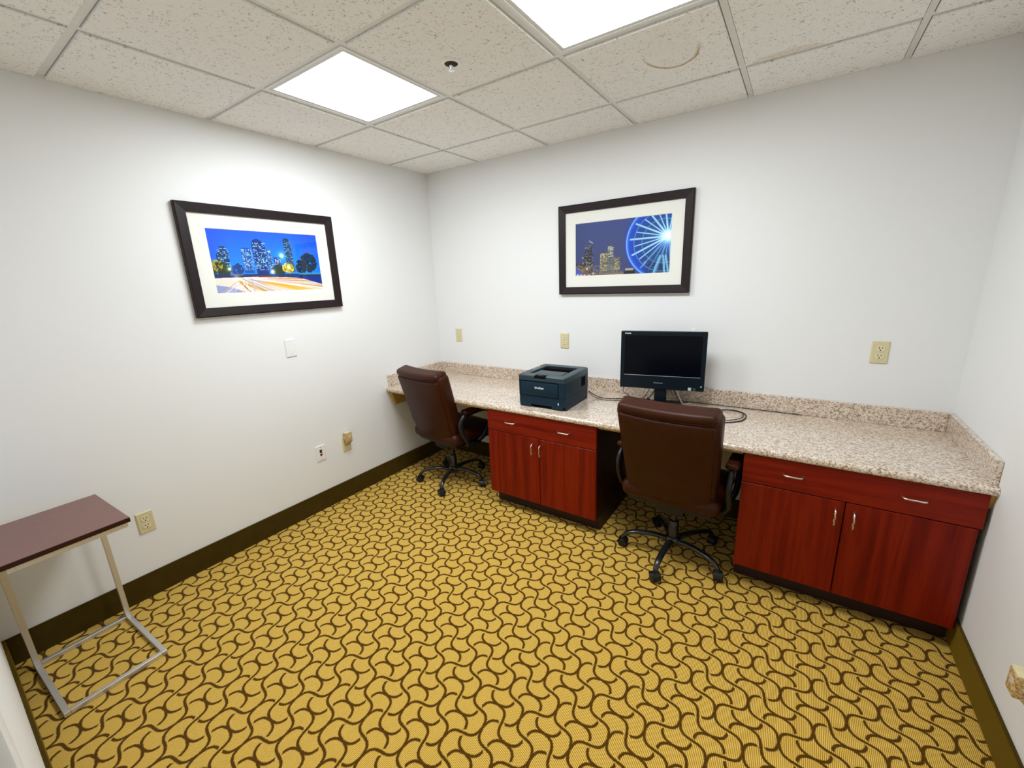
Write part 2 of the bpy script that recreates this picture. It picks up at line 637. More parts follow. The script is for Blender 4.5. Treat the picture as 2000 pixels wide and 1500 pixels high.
def rounded(name, lo, hi, r, mat, parent=None, deform=None, mid=7, rim=4, **kw):
    """a soft, dense rounded block (cushions); r may be one radius; deform(Vector)->Vector"""
    lo, hi = Vector(lo), Vector(hi)
    c, h = (lo + hi) / 2, (hi - lo) / 2
    rr = min(r, min(h) * 0.999)

    def ax(k):
        a = [-h[k] + rr * (1 - math.cos(PI / 2 * i / rim)) for i in range(rim)]
        b = [-(h[k] - rr) + 2 * (h[k] - rr) * i / mid for i in range(mid + 1)]
        return a + b + [-q for q in a[::-1]]
    A = [ax(k) for k in range(3)]
    bm = bmesh.new()
    cache = {}

    def vert(p):
        key = tuple(round(q, 6) for q in p)
        if key not in cache:
            q = Vector([max(-(h[k] - rr), min(h[k] - rr, p[k])) for k in range(3)])
            d = Vector(p) - q
            if d.length > 1e-9:
                d = d.normalized() * rr
            w = c + q + d
            cache[key] = bm.verts.new(deform(w) if deform else w)
        return cache[key]
    for k in range(3):
        i, j = [(1, 2), (2, 0), (0, 1)][k]
        for s in (-1, 1):
            for a in range(len(A[i]) - 1):
                for b in range(len(A[j]) - 1):
                    f = []
                    for da, db in ((0, 0), (1, 0), (1, 1), (0, 1)):
                        p = [0, 0, 0]
                        p[k] = s * h[k]
                        p[i] = A[i][a + da]
                        p[j] = A[j][b + db]
                        f.append(vert(p))
                    if len(set(f)) == 4:
                        try:
                            bm.faces.new(f)
                        except ValueError:
                            pass
    return link_mesh(name, bm_mesh(name, bm), mat, parent, 180, **kw)


def text(name, body, size, mat, parent, loc, rot, depth=0.0004, shear=0.0, bold=0.0, align='CENTER', **kw):
    cu = bpy.data.curves.new(name + '_curve', 'FONT')
    cu.body = body
    cu.size = size
    cu.extrude = depth
    cu.shear = shear
    cu.offset = bold
    cu.align_x = align
    cu.align_y = 'CENTER'
    tmp = bpy.data.objects.new(name + '_tmp', cu)
    COL.objects.link(tmp)
    dg = bpy.context.evaluated_depsgraph_get()
    me = bpy.data.meshes.new_from_object(tmp.evaluated_get(dg))
    bpy.data.objects.remove(tmp)
    bpy.data.curves.remove(cu)
    me.materials.clear()
    o = link_mesh(name, me, mat, parent, **kw)
    o.location = loc
    o.rotation_euler = rot
    return o


def copy_tree(o, parent=None):
    c = o.copy()
    COL.objects.link(c)
    if parent is not None:
        c.parent = parent
    for ch in list(o.children):
        copy_tree(ch, c)
    return c


# ================================================================== THE ROOM
WT = 0.12
DX0, DX1, DH = 2.17, 3.08, 2.06                  # doorway in the front wall, behind the camera
box('floor', (-WT, -L - WT, -0.08), (W + WT, WT, 0.0), M['carpet'], kind='structure')
box('wall_left', (-WT, -L - WT, 0.0), (0.0, WT, H + 0.2), M['wall'], kind='structure')
box('wall_back', (0.0, 0.0, 0.0), (W, WT, H + 0.2), M['wall'], kind='structure')
box('wall_right', (W, -L - WT, 0.0), (W + WT, WT, H + 0.2), M['wall'], kind='structure')
boxes('wall_front', [((0, -L - WT, 0), (DX0, -L, H + 0.2)), ((DX1, -L - WT, 0), (W, -L, H + 0.2)), ((DX0, -L - WT, DH), (DX1, -L, H + 0.2))], M['wall'], kind='structure')
dr1 = box('door_1', (DX0 + 0.016, -L - 0.115, 0.006), (DX1 - 0.016, -L - 0.075, DH - 0.016), M['door_paint'], kind='structure')  # unseen door leaf, added to bounce light back into the room
lathe('door_knob', [(0.0, 0.062), (0.020, 0.060), (0.027, 0.050), (0.024, 0.036), (0.012, 0.028), (0.012, 0.008), (0.030, 0.006), (0.032, 0.0)], M['chrome'], dr1, 20, Matrix.Translation((DX1 - 0.085, -L - 0.075, 0.96)) @ Matrix.Rotation(-PI / 2, 4, 'X'))
# door casing and jamb
tr = empty('trim_1', (0, -L, 0), kind='structure')
box('casing', (DX0 - 0.075, -0.0, 0), (DX0, 0.014, DH + 0.075), M['door_paint'], tr, 0.003)
box('casing', (DX1, -0.0, 0), (DX1 + 0.075, 0.014, DH + 0.075), M['door_paint'], tr, 0.003)
box('casing', (DX0, -0.0, DH), (DX1, 0.014, DH + 0.075), M['door_paint'], tr, 0.003)
box('jamb', (DX0, -WT, 0), (DX0 + 0.015, 0.0, DH), M['door_paint'], tr)
box('jamb', (DX1 - 0.015, -WT, 0), (DX1, 0.0, DH), M['door_paint'], tr)
box('jamb', (DX0 + 0.015, -WT, DH - 0.015), (DX1 - 0.015, 0.0, DH), M['door_paint'], tr)

# baseboards: a flat carpet strip with a bound top edge
HB, TB = 0.128, 0.011


def baseboard(name, lo, hi):
    b = box(name, (lo[0], lo[1], 0.0), (hi[0], hi[1], HB), M['base'], kind='structure')
    box('bound_edge', (lo[0], lo[1], HB), (hi[0], hi[1], HB + 0.005), M['base'], b, 0.0015)
    return b


baseboard('baseboard_left', (0.0, -L, 0), (TB, 0.0, 0))
baseboard('baseboard_back', (TB, -TB, 0), (W - TB, 0.0, 0))
baseboard('baseboard_right', (W - TB, -L, 0), (W, 0.0, 0))
baseboard('baseboard_front', (TB, -L, 0), (DX0 - 0.075, -L + TB, 0))

# ------------------------------------------------------------------ suspended ceiling
ZT = H - 0.002                                   # face of the tiles
ZG = H + 0.006                                   # face of the metal grid, tiles hang a little below it
ceiling = box('ceiling', (0.0, -L, H + 0.10), (W, 0.0, H + 0.2), M['plenum'], kind='structure')
gx = [GX0 + i * T for i in range(5)]
gy = [-(GY0 + j * T) for j in range(4)]
for x in gx:
    box('main_tee', (x - 0.012, -L, ZG), (x + 0.012, 0.0, ZG + 0.03), M['tee'], ceiling)
for y in gy:
    xs = [0.0] + gx + [W]
    for a, b in zip(xs, xs[1:]):
        box('cross_tee', (a + (0.012 if a > 0 else 0), y - 0.012, ZG + 0.0005), (b - (0.012 if b < W else 0), y + 0.012, ZG + 0.03), M['tee'], ceiling)
for lo, hi in [((0, -L, ZG - 0.001), (0.022, 0, ZG + 0.002)), ((W - 0.022, -L, ZG - 0.001), (W, 0, ZG + 0.002)), ((0.022, -0.022, ZG - 0.001), (W - 0.022, 0, ZG + 0.002)), ((0.022, -L, ZG - 0.001), (W - 0.022, -L + 0.022, ZG + 0.002))]:
    box('wall_angle', lo, hi, M['tee'], ceiling)
LIGHTS = {(1, 2), (3, 2)}                        # grid cells (x index, y index) that hold a light
xs = [0.0] + gx + [W]
ys = [0.0] + gy + [-L]
for i in range(len(xs) - 1):
    for j in range(len(ys) - 1):
        if (i, j) in LIGHTS:
            continue
        if abs(ys[j] - ys[j + 1]) < 0.03:
            continue
        g = 0.0155
        x0 = xs[i] + (g if i > 0 else 0.001)
        x1 = xs[i + 1] - (g if i < len(xs) - 2 else 0.001)
        y1 = ys[j] - (g if j > 0 else 0.001)
        y0 = ys[j + 1] + (g if j < len(ys) - 2 else 0.001)
        mt = M['tile']
        if (i, j) == (3, 1):
            mt = M['tile_ring']
        if (i, j) == (4, 1):
            mt = M['tile_edge']
        box('ceiling_tile', (x0, y0, ZT), (x1, y1, ZG + 0.028), mt, ceiling, 0.002, 1)


# ------------------------------------------------------------------ ceiling lights
def ceiling_light(i, j, label):
    cx, cy = (xs[i] + xs[i + 1]) / 2, (ys[j] + ys[j + 1]) / 2
    o = empty('ceiling_light', (cx, cy, ZG), 0, label=label, cat='ceiling light', group='square panel lights in the ceiling grid')
    a = T / 2 - 0.013
    b = a - 0.030
    bm = bmesh.new()
    prof = [(a, 0.0), (a, -0.004), (a - 0.012, -0.004), (a - 0.014, 0.000), (b + 0.008, 0.001), (b + 0.006, -0.002), (b, -0.002), (b, 0.010), (a, 0.010)]
    rings = [[bm.verts.new((sx * r, sy * r, z)) for sx, sy in ((-1, -1), (1, -1), (1, 1), (-1, 1))] for r, z in prof]
    for q in range(len(prof)):
        p, n_ = rings[q], rings[(q + 1) % len(prof)]
        for k in range(4):
            bm.faces.new((p[k], p[(k + 1) % 4], n_[(k + 1) % 4], n_[k]))
    link_mesh('frame', bm_mesh('frame', bm), M['white_metal'], o)
    box('diffuser', (-b, -b, 0.003), (b, b, 0.009), M['lamp'], o)
    ld = bpy.data.lights.new('lamp', 'AREA')
    ld.shape = 'SQUARE'
    ld.size = 2 * b
    ld.energy = LAMP_WATTS
    ld.spread = LAMP_SPREAD
    ld.color = (0.895, 0.955, 1.0)
    lo_ = bpy.data.objects.new('lamp', ld)
    COL.objects.link(lo_)
    lo_.parent = o
    lo_.location = (0, 0, -0.001)
    box('housing', (-a, -a, 0.011), (a, a, 0.085), M['white_metal'], o)


ceiling_light(1, 2, 'lit square ceiling panel above the blue street picture, nearer the left wall')
ceiling_light(3, 2, 'lit square ceiling panel beside the tile with the brown water ring')

# ------------------------------------------------------------------ sprinkler
sp = empty('fire_sprinkler', (1.4065, -1.2542, ZT), 0, label='small chrome fire sprinkler with white ring set in the ceiling', cat='sprinkler')
lathe('escutcheon', [(0.0275, -0.001), (0.029, -0.005), (0.036, -0.006), (0.041, -0.001), (0.041, 0.0)], M['ring_white'], sp, 28)
lathe('recess_cup', [(0.0, -0.0012), (0.0285, -0.0012), (0.0285, -0.0030), (0.0, -0.0025)], M['slot'], sp, 24)
lathe('stem', [(0.0, -0.003), (0.008, -0.003), (0.008, -0.010), (0.005, -0.013), (0.003, -0.024), (0.0, -0.024)], M['chrome'], sp, 14)
bm = bmesh.new()
for s in (-1, 1):
    bm_tube(bm, spline([(s * 0.006, 0, -0.009), (s * 0.011, 0, -0.016), (s * 0.007, 0, -0.024), (0, 0, -0.027)], 5), 0.0018, 6)
link_mesh('yoke', bm_mesh('yoke', bm), M['chrome'], sp, 60)
bm = bmesh.new()
bm_lathe(bm, [(0.0, -0.027), (0.006, -0.027), (0.006, -0.029), (0.0, -0.029)], 12)
for k in range(10):
    a = 2 * PI * k / 10
    r = Matrix.Rotation(a, 4, 'Z')
    vs4 = [bm.verts.new(r @ Vector(p)) for p in ((0.005, -0.0015, -0.028), (0.013, -0.0025, -0.0285), (0.013, 0.0025, -0.0285), (0.005, 0.0015, -0.028))]
    bm.faces.new(vs4)
link_mesh('deflector', bm_mesh('deflector', bm), M['chrome'], sp)

# ================================================================== COUNTER AND CABINETS
ct = empty('countertop', (0, 0, ZC), 0, label='long speckled pinkish granite countertop spanning from wall to wall', cat='countertop')
arc = [(CF + 0.016 - 0.016 * math.sin(a), -0.016 + 0.016 * math.cos(a)) for a in [PI / 2 * k / 6 for k in range(7)]]
arc2 = [(CF + 0.012 - 0.012 * math.cos(a), ZU - ZC + 0.012 - 0.012 * math.sin(a)) for a in [PI / 2 * k / 4 for k in range(5)]]
prism('slab', [(-0.001, ZU - ZC), (-0.001, 0.0)] + arc + arc2, 'x', 0.001, W - 0.001, M['granite'], ct, 35)
TS = 0.0186
hs = ZS - ZC
for nm, lo, hi, lb in (('back', (TS, -TS, 0), (W - TS, -0.001, hs), 'long speckled granite backsplash strip standing along the back wall'),
                       ('left', (0.001, -0.640, 0), (TS, -0.001, hs), 'short speckled granite backsplash strip on the left wall behind the corner chair'),
                       ('right', (W - TS, -0.640, 0), (W - 0.001, -0.001, hs), 'short speckled granite backsplash strip on the right wall')):
    c_ = ((lo[0] + hi[0]) / 2, (lo[1] + hi[1]) / 2)
    bs = box('backsplash', (lo[0] - c_[0], lo[1] - c_[1], lo[2]), (hi[0] - c_[0], hi[1] - c_[1], hi[2]), M['granite'], None, 0.0015, 1, label=lb, cat='backsplash', group='granite backsplash strips around the counter')
    bs.location = (c_[0], c_[1], ZC)
for a, b in ((0.034, 1.020), (1.826, 2.568)):
    box('plywood_strip', (a, -0.640, ZU - ZC - 0.014), (b, -0.575, ZU - ZC), M['plywood'], ct)
for x0_, x1_, pts_, lb in ((0.001, 0.030, [(-0.640, -0.001), (-0.600, -0.122), (-0.02, -0.122), (-0.02, -0.001)], 'raw wood cleat on the left wall holding up the counter'),
                           (W - 0.0145, W - 0.001, [(-0.652, -0.001), (-0.630, -0.065), (-0.02, -0.065), (-0.02, -0.001)], 'thin raw wood cleat between the cabinet and the right wall')):
    cl = prism('wall_cleat', pts_, 'x', 0.0, x1_ - x0_, M['plywood'], label=lb, cat='cleat', group='raw wood cleats under the counter ends')
    cl.location = (x0_, 0, ZU)


def bow_pull(parent, c, axis):
    """wire pull 75 mm long; c is the centre on the face, axis x (level) or z (upright); stands off towards -y"""
    h, st = 0.0375, 0.027
    prof = [(-h, 0.0), (-h, -st * 0.55), (-h + 0.006, -st * 0.92), (-h + 0.014, -st), (0.0, -st), (h - 0.014, -st), (h - 0.006, -st * 0.92), (h, -st * 0.55), (h, 0.0)]
    pts = [(c[0] + a, c[1] + b, c[2]) if axis == 'x' else (c[0], c[1] + b, c[2] + a) for a, b in prof]
    tube('pull', pts, 0.0042, M['nickel'], parent, 8, label='brushed nickel bow pull')


def cabinet(x0, x1, xd, xdoor_r, pulls_d, pulls_h, label):
    """drawer front over two doors; local origin at the floor on the left front corner"""
    o = empty('base_cabinet', (x0, FACE, 0), 0, label=label, cat='cabinet', group='cherry base cabinets under the counter')
    w = x1 - x0
    ZD, ZE, ZF = 0.5735, 0.1106, 0.7195
    th = 0.019
    dp = -FACE - 0.02
    box('carcass', (0.0, th + 0.001, 0.105), (w, dp, ZF), M['carcass'], o, label='dark red cabinet body')
    box('toe_kick', (0.001, 0.085, 0.0), (w - 0.001, dp, 0.1045), M['toe'], o)
    dr = box('drawer_front', (0.0, 0.0, ZD + 0.0025), (w, th, ZF), M['cherry_h'], o, 0.0015, 1)
    for px in pulls_d:
        bow_pull(dr, (px - x0, 0.0, 0.654), 'x')
    for a, b, ph in ((0.0, xd - x0 - 0.002, pulls_h[0]), (xd - x0 + 0.002, xdoor_r - x0, pulls_h[1])):
        dd = box('door', (a, 0.0, ZE), (b, th, ZD - 0.0015), M['cherry_v'], o, 0.0015, 1)
        bow_pull(dd, (ph - x0, 0.0, 0.4975), 'z')
    return o


cabinet(1.0258, 1.8198, 1.431, 1.8198, (1.219, 1.613), (1.386, 1.445), 'cherry cabinet with two doors between the two knee spaces, under the printer')
cabinet(2.5742, 3.3860, 2.976, 3.3770, (2.776, 3.183), (2.944, 3.009), 'cherry cabinet with two doors against the right wall under the empty counter end')


# ================================================================== OFFICE CHAIRS
def chair(loc, heading, base_ang, label):
    o = empty('office_chair', loc, -heading, label=label, cat='office chair', group='brown leather office chairs at the counter')
    ZB_, YB, REC = 0.440, -0.190, 0.255
    rot = Matrix.Translation((0, YB, ZB_)) @ Matrix.Rotation(REC, 4, 'X')

    def dback(puff, flat_back=False):
        def f(v):
            w = v.copy()
            s = 0.90 + 0.085 * max(0.0, min(1.0, v.z / 0.45))      # narrower towards the seat
            w.x *= s
            w.y += 0.35 * v.x * v.x
            if v.y > 0.06 and not flat_back:
                w.y += puff * (1 - (v.x / 0.26) ** 2) * math.exp(-((v.z - 0.14) / 0.15) ** 2)
            if flat_back:
                w.y -= 0.010 * (1 - (v.x / 0.25) ** 2) * (1 - ((v.z - 0.23) / 0.26) ** 2)
            return rot @ w
        return f
    br = rounded('backrest', (-0.252, 0.010, -0.015), (0.252, 0.118, 0.500), 0.034, M['leather'], o, dback(0.02))
    rounded('back_panel', (-0.232, 0.0, -0.012), (0.232, 0.040, 0.468), 0.012, M['leather'], br, dback(0, True), mid=9)
    rounded('headrest_roll', (-0.240, 0.002, 0.470), (0.240, 0.114, 0.521), 0.026, M['leather'], br, dback(0), mid=8)

    def dseat(v):
        w = v.copy()
        if v.z > 0.42:
            w.z += 0.018 * (1 - (v.x / 0.26) ** 2) * (1 - ((v.y - 0.05) / 0.27) ** 2)
        if v.y > 0.15:
            w.z -= 0.9 * (v.y - 0.15) ** 2
        return w
    rounded('seat', (-0.250, -0.185, 0.385), (0.250, 0.290, 0.480), 0.044, M['leather'], o, dseat)
    box('seat_pan', (-0.215, -0.150, 0.362), (0.215, 0.220, 0.389), M['black'], o, 0.008)
    box('tilt_mechanism', (-0.075, -0.110, 0.305), (0.075, 0.120, 0.363), M['black'], o, 0.012)
    tube('tilt_lever', spline([(0.06, 0.02, 0.335), (0.17, 0.03, 0.330), (0.235, 0.035, 0.322)], 4), lambda t: 0.005 + 0.004 * max(0, t - 0.7) / 0.3, M['black'], o)
    for s in (-1, 1):
        x = s * 0.278
        pth = spline([(x - s * 0.03, 0.060, 0.378), (x, 0.105, 0.430), (x, 0.165, 0.520), (x, 0.170, 0.590), (x, 0.120, 0.628), (x, 0.0, 0.632), (x, -0.085, 0.622), (x, -0.135, 0.575), (x, -0.130, 0.510), (x, -0.085, 0.430), (x - s * 0.03, -0.050, 0.378)], 6)
        bm = bmesh.new()
        bm_tube(bm, pth, 0.021, 10, 0.72, up=(1, 0, 0))
        bm_box(bm, (min(x - s * 0.07, x - s * 0.012), -0.065, 0.365), (max(x - s * 0.07, x - s * 0.012), 0.075, 0.384), 0.004)
        ar = link_mesh('armrest', bm_mesh('armrest', bm), M['black'], o, 50)
        rounded('arm_pad', (x - 0.030, -0.110, 0.634), (x + 0.030, 0.135, 0.668), 0.016, M['leather'], ar, mid=5, rim=3)
    lathe('gas_lift', [(0.0, 0.075), (0.028, 0.075), (0.028, 0.215), (0.024, 0.220), (0.015, 0.222), (0.015, 0.308), (0.0, 0.308)], M['black_metal'], o, 18)
    lathe('base_hub', [(0.0, 0.070), (0.036, 0.070), (0.044, 0.082), (0.044, 0.104), (0.036, 0.118), (0.028, 0.122), (0.0, 0.122)], M['black_metal'], o, 20)
    for k in range(5):
        a = base_ang + heading + 2 * PI * k / 5          # world angle -> chair-local angle
        ca, sa = math.cos(a), math.sin(a)
        pts = spline([(r * ca, r * sa, z) for r, z in ((0.030, 0.096), (0.095, 0.109), (0.175, 0.108), (0.236, 0.095), (0.266, 0.074), (0.276, 0.053))], 5)
        lg = tube('base_leg', pts, lambda t: 0.021 - 0.008 * t, M['black_metal'], o, 10, 0.72)
        # twin wheel caster with a hood
        bm = bmesh.new()
        cx, cy = 0.276 * ca, 0.276 * sa
        tw = a + 0.9 + 1.3 * k
        R = Matrix.Translation((cx, cy, 0.0262)) @ Matrix.Rotation(tw, 4, 'Z')
        for s in (-1, 1):
            bm_lathe(bm, [(0.0, 0.003), (0.020, 0.003), (0.0255, 0.006), (0.0258, 0.016), (0.022, 0.022), (0.010, 0.0235), (0.0, 0.0235)], 18, R @ Matrix.Rotation(s * PI / 2, 4, 'X'))
        hood = []
        for q in range(9):
            th = math.radians(-20 + 200 * q / 8)
            hood.append([R @ Vector((math.cos(th) * 0.0305, yy, math.sin(th) * 0.0305)) for yy in (-0.020, -0.012, 0.012, 0.020)])
        hv = [[bm.verts.new(p) for p in row] for row in hood]
        for r0, r1 in zip(hv, hv[1:]):
            for q in range(3):
                bm.faces.new((r0[q], r0[q + 1], r1[q + 1], r1[q]))
        bm_tube(bm, [(cx, cy, 0.050), (cx, cy, 0.066)], 0.010, 10)
        link_mesh('caster', bm_mesh('caster', bm), M['black'], lg, 40)
    return o


chair((0.526, -0.499, 0.0), 0.12, math.radians(-69.2), 'brown leather office chair pushed into the corner knee space beside the left wall')
chair((2.259, -0.579, 0.0), 0.056, math.radians(-94.3), 'brown leather office chair in front of the computer, between the two cabinets')


# ================================================================== PRINTER
pr_o = empty('laser_printer', (1.4085, -0.40, ZC), 0.02, label='dark slate laser printer with top paper tray standing on the counter', cat='printer')
pw, pd, ph = 0.170, 0.185, 0.213                 # half width, half depth, height


def bevel_outline(hw, hd, r):
    pts = []
    for cx, cy, a0 in ((hw - r, hd - r, 0), (-hw + r, hd - r, 90), (-hw + r, -hd + r, 180), (hw - r, -hd + r, 270)):
        for k in range(5):
            a = math.radians(a0 + 90 * k / 4)
            pts.append((cx + r * math.cos(a), cy + r * math.sin(a)))
    return pts


# body: a shell with a recess for the paper tray of the output, so build it as walls
bm = bmesh.new()
bm_prism(bm, bevel_outline(pw, pd, 0.018), 'z', 0.078, ph - 0.035)
link_mesh('body', bm_mesh('body', bm), M['printer'], pr_o, 35)
# paper drawer below with a finger notch in front
bm = bmesh.new()
bm_prism(bm, bevel_outline(pw - 0.001, pd - 0.001, 0.018), 'z', 0.022, 0.0765)
bm_box(bm, (-pw + 0.001, -pd + 0.018, 0.0), (-0.075, pd - 0.02, 0.0225))
bm_box(bm, (0.075, -pd + 0.018, 0.0), (pw - 0.001, pd - 0.02, 0.0225))
bm_box(bm, (-pw + 0.019, -pd + 0.001, 0.006), (-0.075, -pd + 0.019, 0.0225))
bm_box(bm, (0.075, -pd + 0.001, 0.006), (pw - 0.019, -pd + 0.019, 0.0225))
pdr = link_mesh('paper_drawer', bm_mesh('paper_drawer', bm), M['printer'], pr_o, 35)
box('finger_grip', (-0.074, -pd + 0.012, 0.004), (0.074, -pd + 0.05, 0.0215), M['void'], pdr)
box('paper_gauge', (0.118, -pd - 0.0002, 0.034), (0.125, -pd + 0.004, 0.052), M['ink'], pdr, 0.002)
# top cover: a frame around the sloping output tray
zt = ph
bm = bmesh.new()
o4 = bevel_outline(pw, pd, 0.018)
i4 = [(0.120, 0.120), (-0.115, 0.120), (-0.115, -0.120), (0.120, -0.120)]
vo_b = [bm.verts.new((x, y, ph - 0.0345)) for x, y in o4]
vo_m = [bm.verts.new((x, y, ph - 0.006)) for x, y in o4]
vo_t = [bm.verts.new((x * 0.975, y * 0.978, ph)) for x, y in o4]
vi_t = [bm.verts.new((x, y, ph)) for x, y in i4]
vi_b = [bm.verts.new((x, y, ph - 0.004 if y < 0 else ph - 0.030)) for x, y in i4]
n = len(o4)
for ra, rb in ((vo_b, vo_m), (vo_m, vo_t)):
    for k in range(n):
        bm.faces.new((ra[k], ra[(k + 1) % n], rb[(k + 1) % n], rb[k]))
for c in range(4):                                # fan between the rounded outline and the tray opening
    seg_ = vo_t[c * 5:(c + 1) * 5]
    for k in range(4):
        bm.faces.new((seg_[k], seg_[k + 1], vi_t[c]))
    bm.faces.new((seg_[4], vo_t[((c + 1) * 5) % n], vi_t[(c + 1) % 4], vi_t[c]))
for c in range(4):
    bm.faces.new((vi_t[c], vi_t[(c + 1) % 4], vi_b[(c + 1) % 4], vi_b[c]))
bm.faces.new(vi_b)
cov = link_mesh('top_cover', bm_mesh('top_cover', bm), M['printer_top'], pr_o, 30)
box('output_slot', (-0.105, 0.060, ph - 0.0225), (0.110, 0.119, ph - 0.004), M['void'], cov)
prism('paper_support', [(-0.118, ph - 0.0035), (-0.02, ph - 0.0035), (-0.02, ph - 0.0005), (-0.118, ph + 0.0005)], 'x', -0.085, 0.112, M['printer_top'], cov)
for k in range(3):
    box('button', (-0.152, -0.02 + k * 0.035, ph - 0.0005), (-0.138, -0.005 + k * 0.035, ph + 0.002), M['silver'], cov, 0.001)
box('cover_catch', (-0.048, -pd - 0.0015, ph - 0.016), (0.036, -pd + 0.040, ph + 0.0008), M['void'], cov, 0.003)
text('catch_mark', 'brother', 0.010, M['ink_dim'], cov, (-0.006, -pd + 0.010, ph + 0.0012), (0, 0, 0))
# front flap with logo
fl = box('front_flap', (-0.146, -pd - 0.0035, 0.081), (0.121, -pd + 0.004, ph - 0.042), M['printer'], pr_o, 0.003)
text('logo', 'brother', 0.021, M['ink'], fl, (-0.010, -pd - 0.0038, 0.135), (PI / 2, 0, 0), bold=0.0004)
box('flap_gap', (-0.150, -pd - 0.0006, 0.0785), (0.125, -pd + 0.002, ph - 0.0355), M['void'], fl)
# vent on the right side
ven = box('side_vent', (pw - 0.002, 0.060, 0.105), (pw + 0.0006, 0.125, ph - 0.045), M['void'], pr_o)
for k in range(7):
    z = 0.110 + k * 0.0083
    box('vent_slat', (pw - 0.001, 0.062, z), (pw + 0.0018, 0.123, z + 0.0028), M['void'], ven)

# ================================================================== COMPUTER
PYAW = math.radians(10.2)
mo = empty('desktop_computer', (2.056, -0.215, ZC), PYAW, label='black all-in-one desktop computer with dark screen standing on the counter', cat='computer')
mw, mz0, mz1 = 0.2475, 0.1125, 0.4735            # half width, bottom and top above the counter
shell = box('shell', (-mw, 0.0, mz0), (mw, 0.030, mz1), M['monitor'], mo, 0.006, 3)
rounded('rear_housing', (-0.20, 0.028, mz0 + 0.02), (0.20, 0.062, mz1 - 0.03), 0.015, M['monitor'], mo, mid=3, rim=3)
SB, ST, SX = 0.2005, 0.4475, 0.2225
box('bezel', (-mw + 0.003, -0.0035, ST), (mw - 0.003, 0.004, mz1 - 0.003), M['monitor'], shell, 0.001, 1)
box('bezel', (-mw + 0.003, -0.0035, SB), (-SX, 0.004, ST), M['monitor'], shell, 0.001, 1)
box('bezel', (SX, -0.0035, SB), (mw - 0.003, 0.004, ST), M['monitor'], shell, 0.001, 1)
box('chin', (-mw + 0.003, -0.0035, mz0 + 0.003), (mw - 0.003, 0.004, SB - 0.003), M['monitor'], shell, 0.001, 1)
box('trim_line', (-SX, -0.0045, SB - 0.003), (SX, 0.002, SB - 0.0005), M['silver'], shell)
box('screen', (-SX, -0.0008, SB), (SX, 0.002, ST), M['screen'], mo)
text('brand_mark', 'lenovo', 0.013, M['ink'], shell, (-SX + 0.001, -0.0038, (ST + mz1) / 2 + 0.001), (PI / 2, 0, 0), bold=0.0004, align='LEFT')
text('model_mark', 'ThinkCentre', 0.0105, M['ink_dim'], shell, (-0.015, -0.0038, 0.154), (PI / 2, 0, 0), bold=0.0002)
stk = box('sticker', (0.158, -0.0042, 0.118), (0.176, -0.003, 0.136), M['sticker'], shell, label='small pale square sticker')
box('sticker_print', (0.162, -0.0045, 0.1285), (0.171, -0.0038, 0.1320), M['ink_dim'], stk)
box('sticker', (0.186, -0.0042, 0.119), (0.200, -0.003, 0.134), M['sticker_blue'], shell, label='small dull blue sticker')
box('power_light', (0.2275, -0.0045, 0.1425), (0.2325, -0.003, 0.1475), M['led'], shell, 0.0008, label='glowing green power light')
box('stand_column', (-0.036, 0.012, 0.012), (0.036, 0.050, 0.26), M['monitor'], mo, 0.004)
box('stand_foot', (-0.125, -0.075, 0.0), (0.125, 0.110, 0.013), M['monitor'], mo, 0.005)

# keyboard on the counter, mostly hidden by the chair
kb = empty('keyboard', (2.170, -0.545, ZC), 0.02, label='black computer keyboard lying on the counter behind the chair back', cat='keyboard')
prism('case', [(-0.078, 0.0), (0.078, 0.0), (0.078, 0.022), (0.070, 0.024), (-0.072, 0.012), (-0.078, 0.009)], 'x', -0.222, 0.222, M['black'], kb)
bm = bmesh.new()
rows = [(-0.058, 0.0), (-0.038, 0.004), (-0.019, 0.002), (0.0, 0.0), (0.019, 0.0), (0.046, 0.0)]
for y, sh in rows:
    for k in range(22):
        x = -0.212 + 0.0192 * k + sh
        zz = 0.012 + (y + 0.072) / 0.142 * 0.012
        bm_box(bm, (x, y, zz - 0.004), (x + 0.0165, y + 0.0165, zz + 0.0055))
link_mesh('keys', bm_mesh('keys', bm), M['black'], kb)['kind'] = 'stuff'


# ================================================================== CORDS
def cord(pts, r, mat, label, group='cords behind the computer'):
    b = Vector(pts[0])
    o = tube('cord', [p - b for p in spline(pts, 10)], r, mat, None, 8)
    o.location = b
    tag(o, label, 'cord', group)


zc = ZC + 0.0035
cord([(1.582, -0.225, ZC + 0.050), (1.610, -0.205, ZC + 0.022), (1.665, -0.195, zc), (1.73, -0.185, zc), (1.80, -0.150, zc), (1.88, -0.120, zc), (1.96, -0.085, zc)], 0.0032, M['cord'], 'thick black power cord leaving the back of the printer')
cord([(1.582, -0.235, ZC + 0.046), (1.615, -0.225, ZC + 0.016), (1.675, -0.232, zc), (1.75, -0.225, zc), (1.83, -0.180, zc), (1.92, -0.10, zc)], 0.0022, M['cord'], 'thin black data cord curving from the printer towards the computer')
cord([(1.822, -0.195, ZC + 0.125), (1.806, -0.17, ZC + 0.062), (1.83, -0.135, ZC + 0.028), (1.86, -0.115, zc - 0.001), (1.90, -0.075, zc - 0.001)], 0.0018, M['cord'], 'thin black cord hanging from the lower corner of the computer')
cord([(1.985, -0.165, ZC + 0.125), (1.960, -0.135, ZC + 0.070), (1.930, -0.115, ZC + 0.02), (1.915, -0.105, zc + 0.007), (1.905, -0.06, zc + 0.006)], 0.0024, M['cord'], 'black cord slanting down beside the computer stand')
cord([(2.020, -0.150, ZC + 0.125), (1.990, -0.125, ZC + 0.065), (1.962, -0.120, ZC + 0.02), (1.948, -0.110, zc + 0.008), (1.94, -0.06, zc + 0.006)], 0.0030, M['cord'], 'thick black cord slanting down closest to the computer stand')
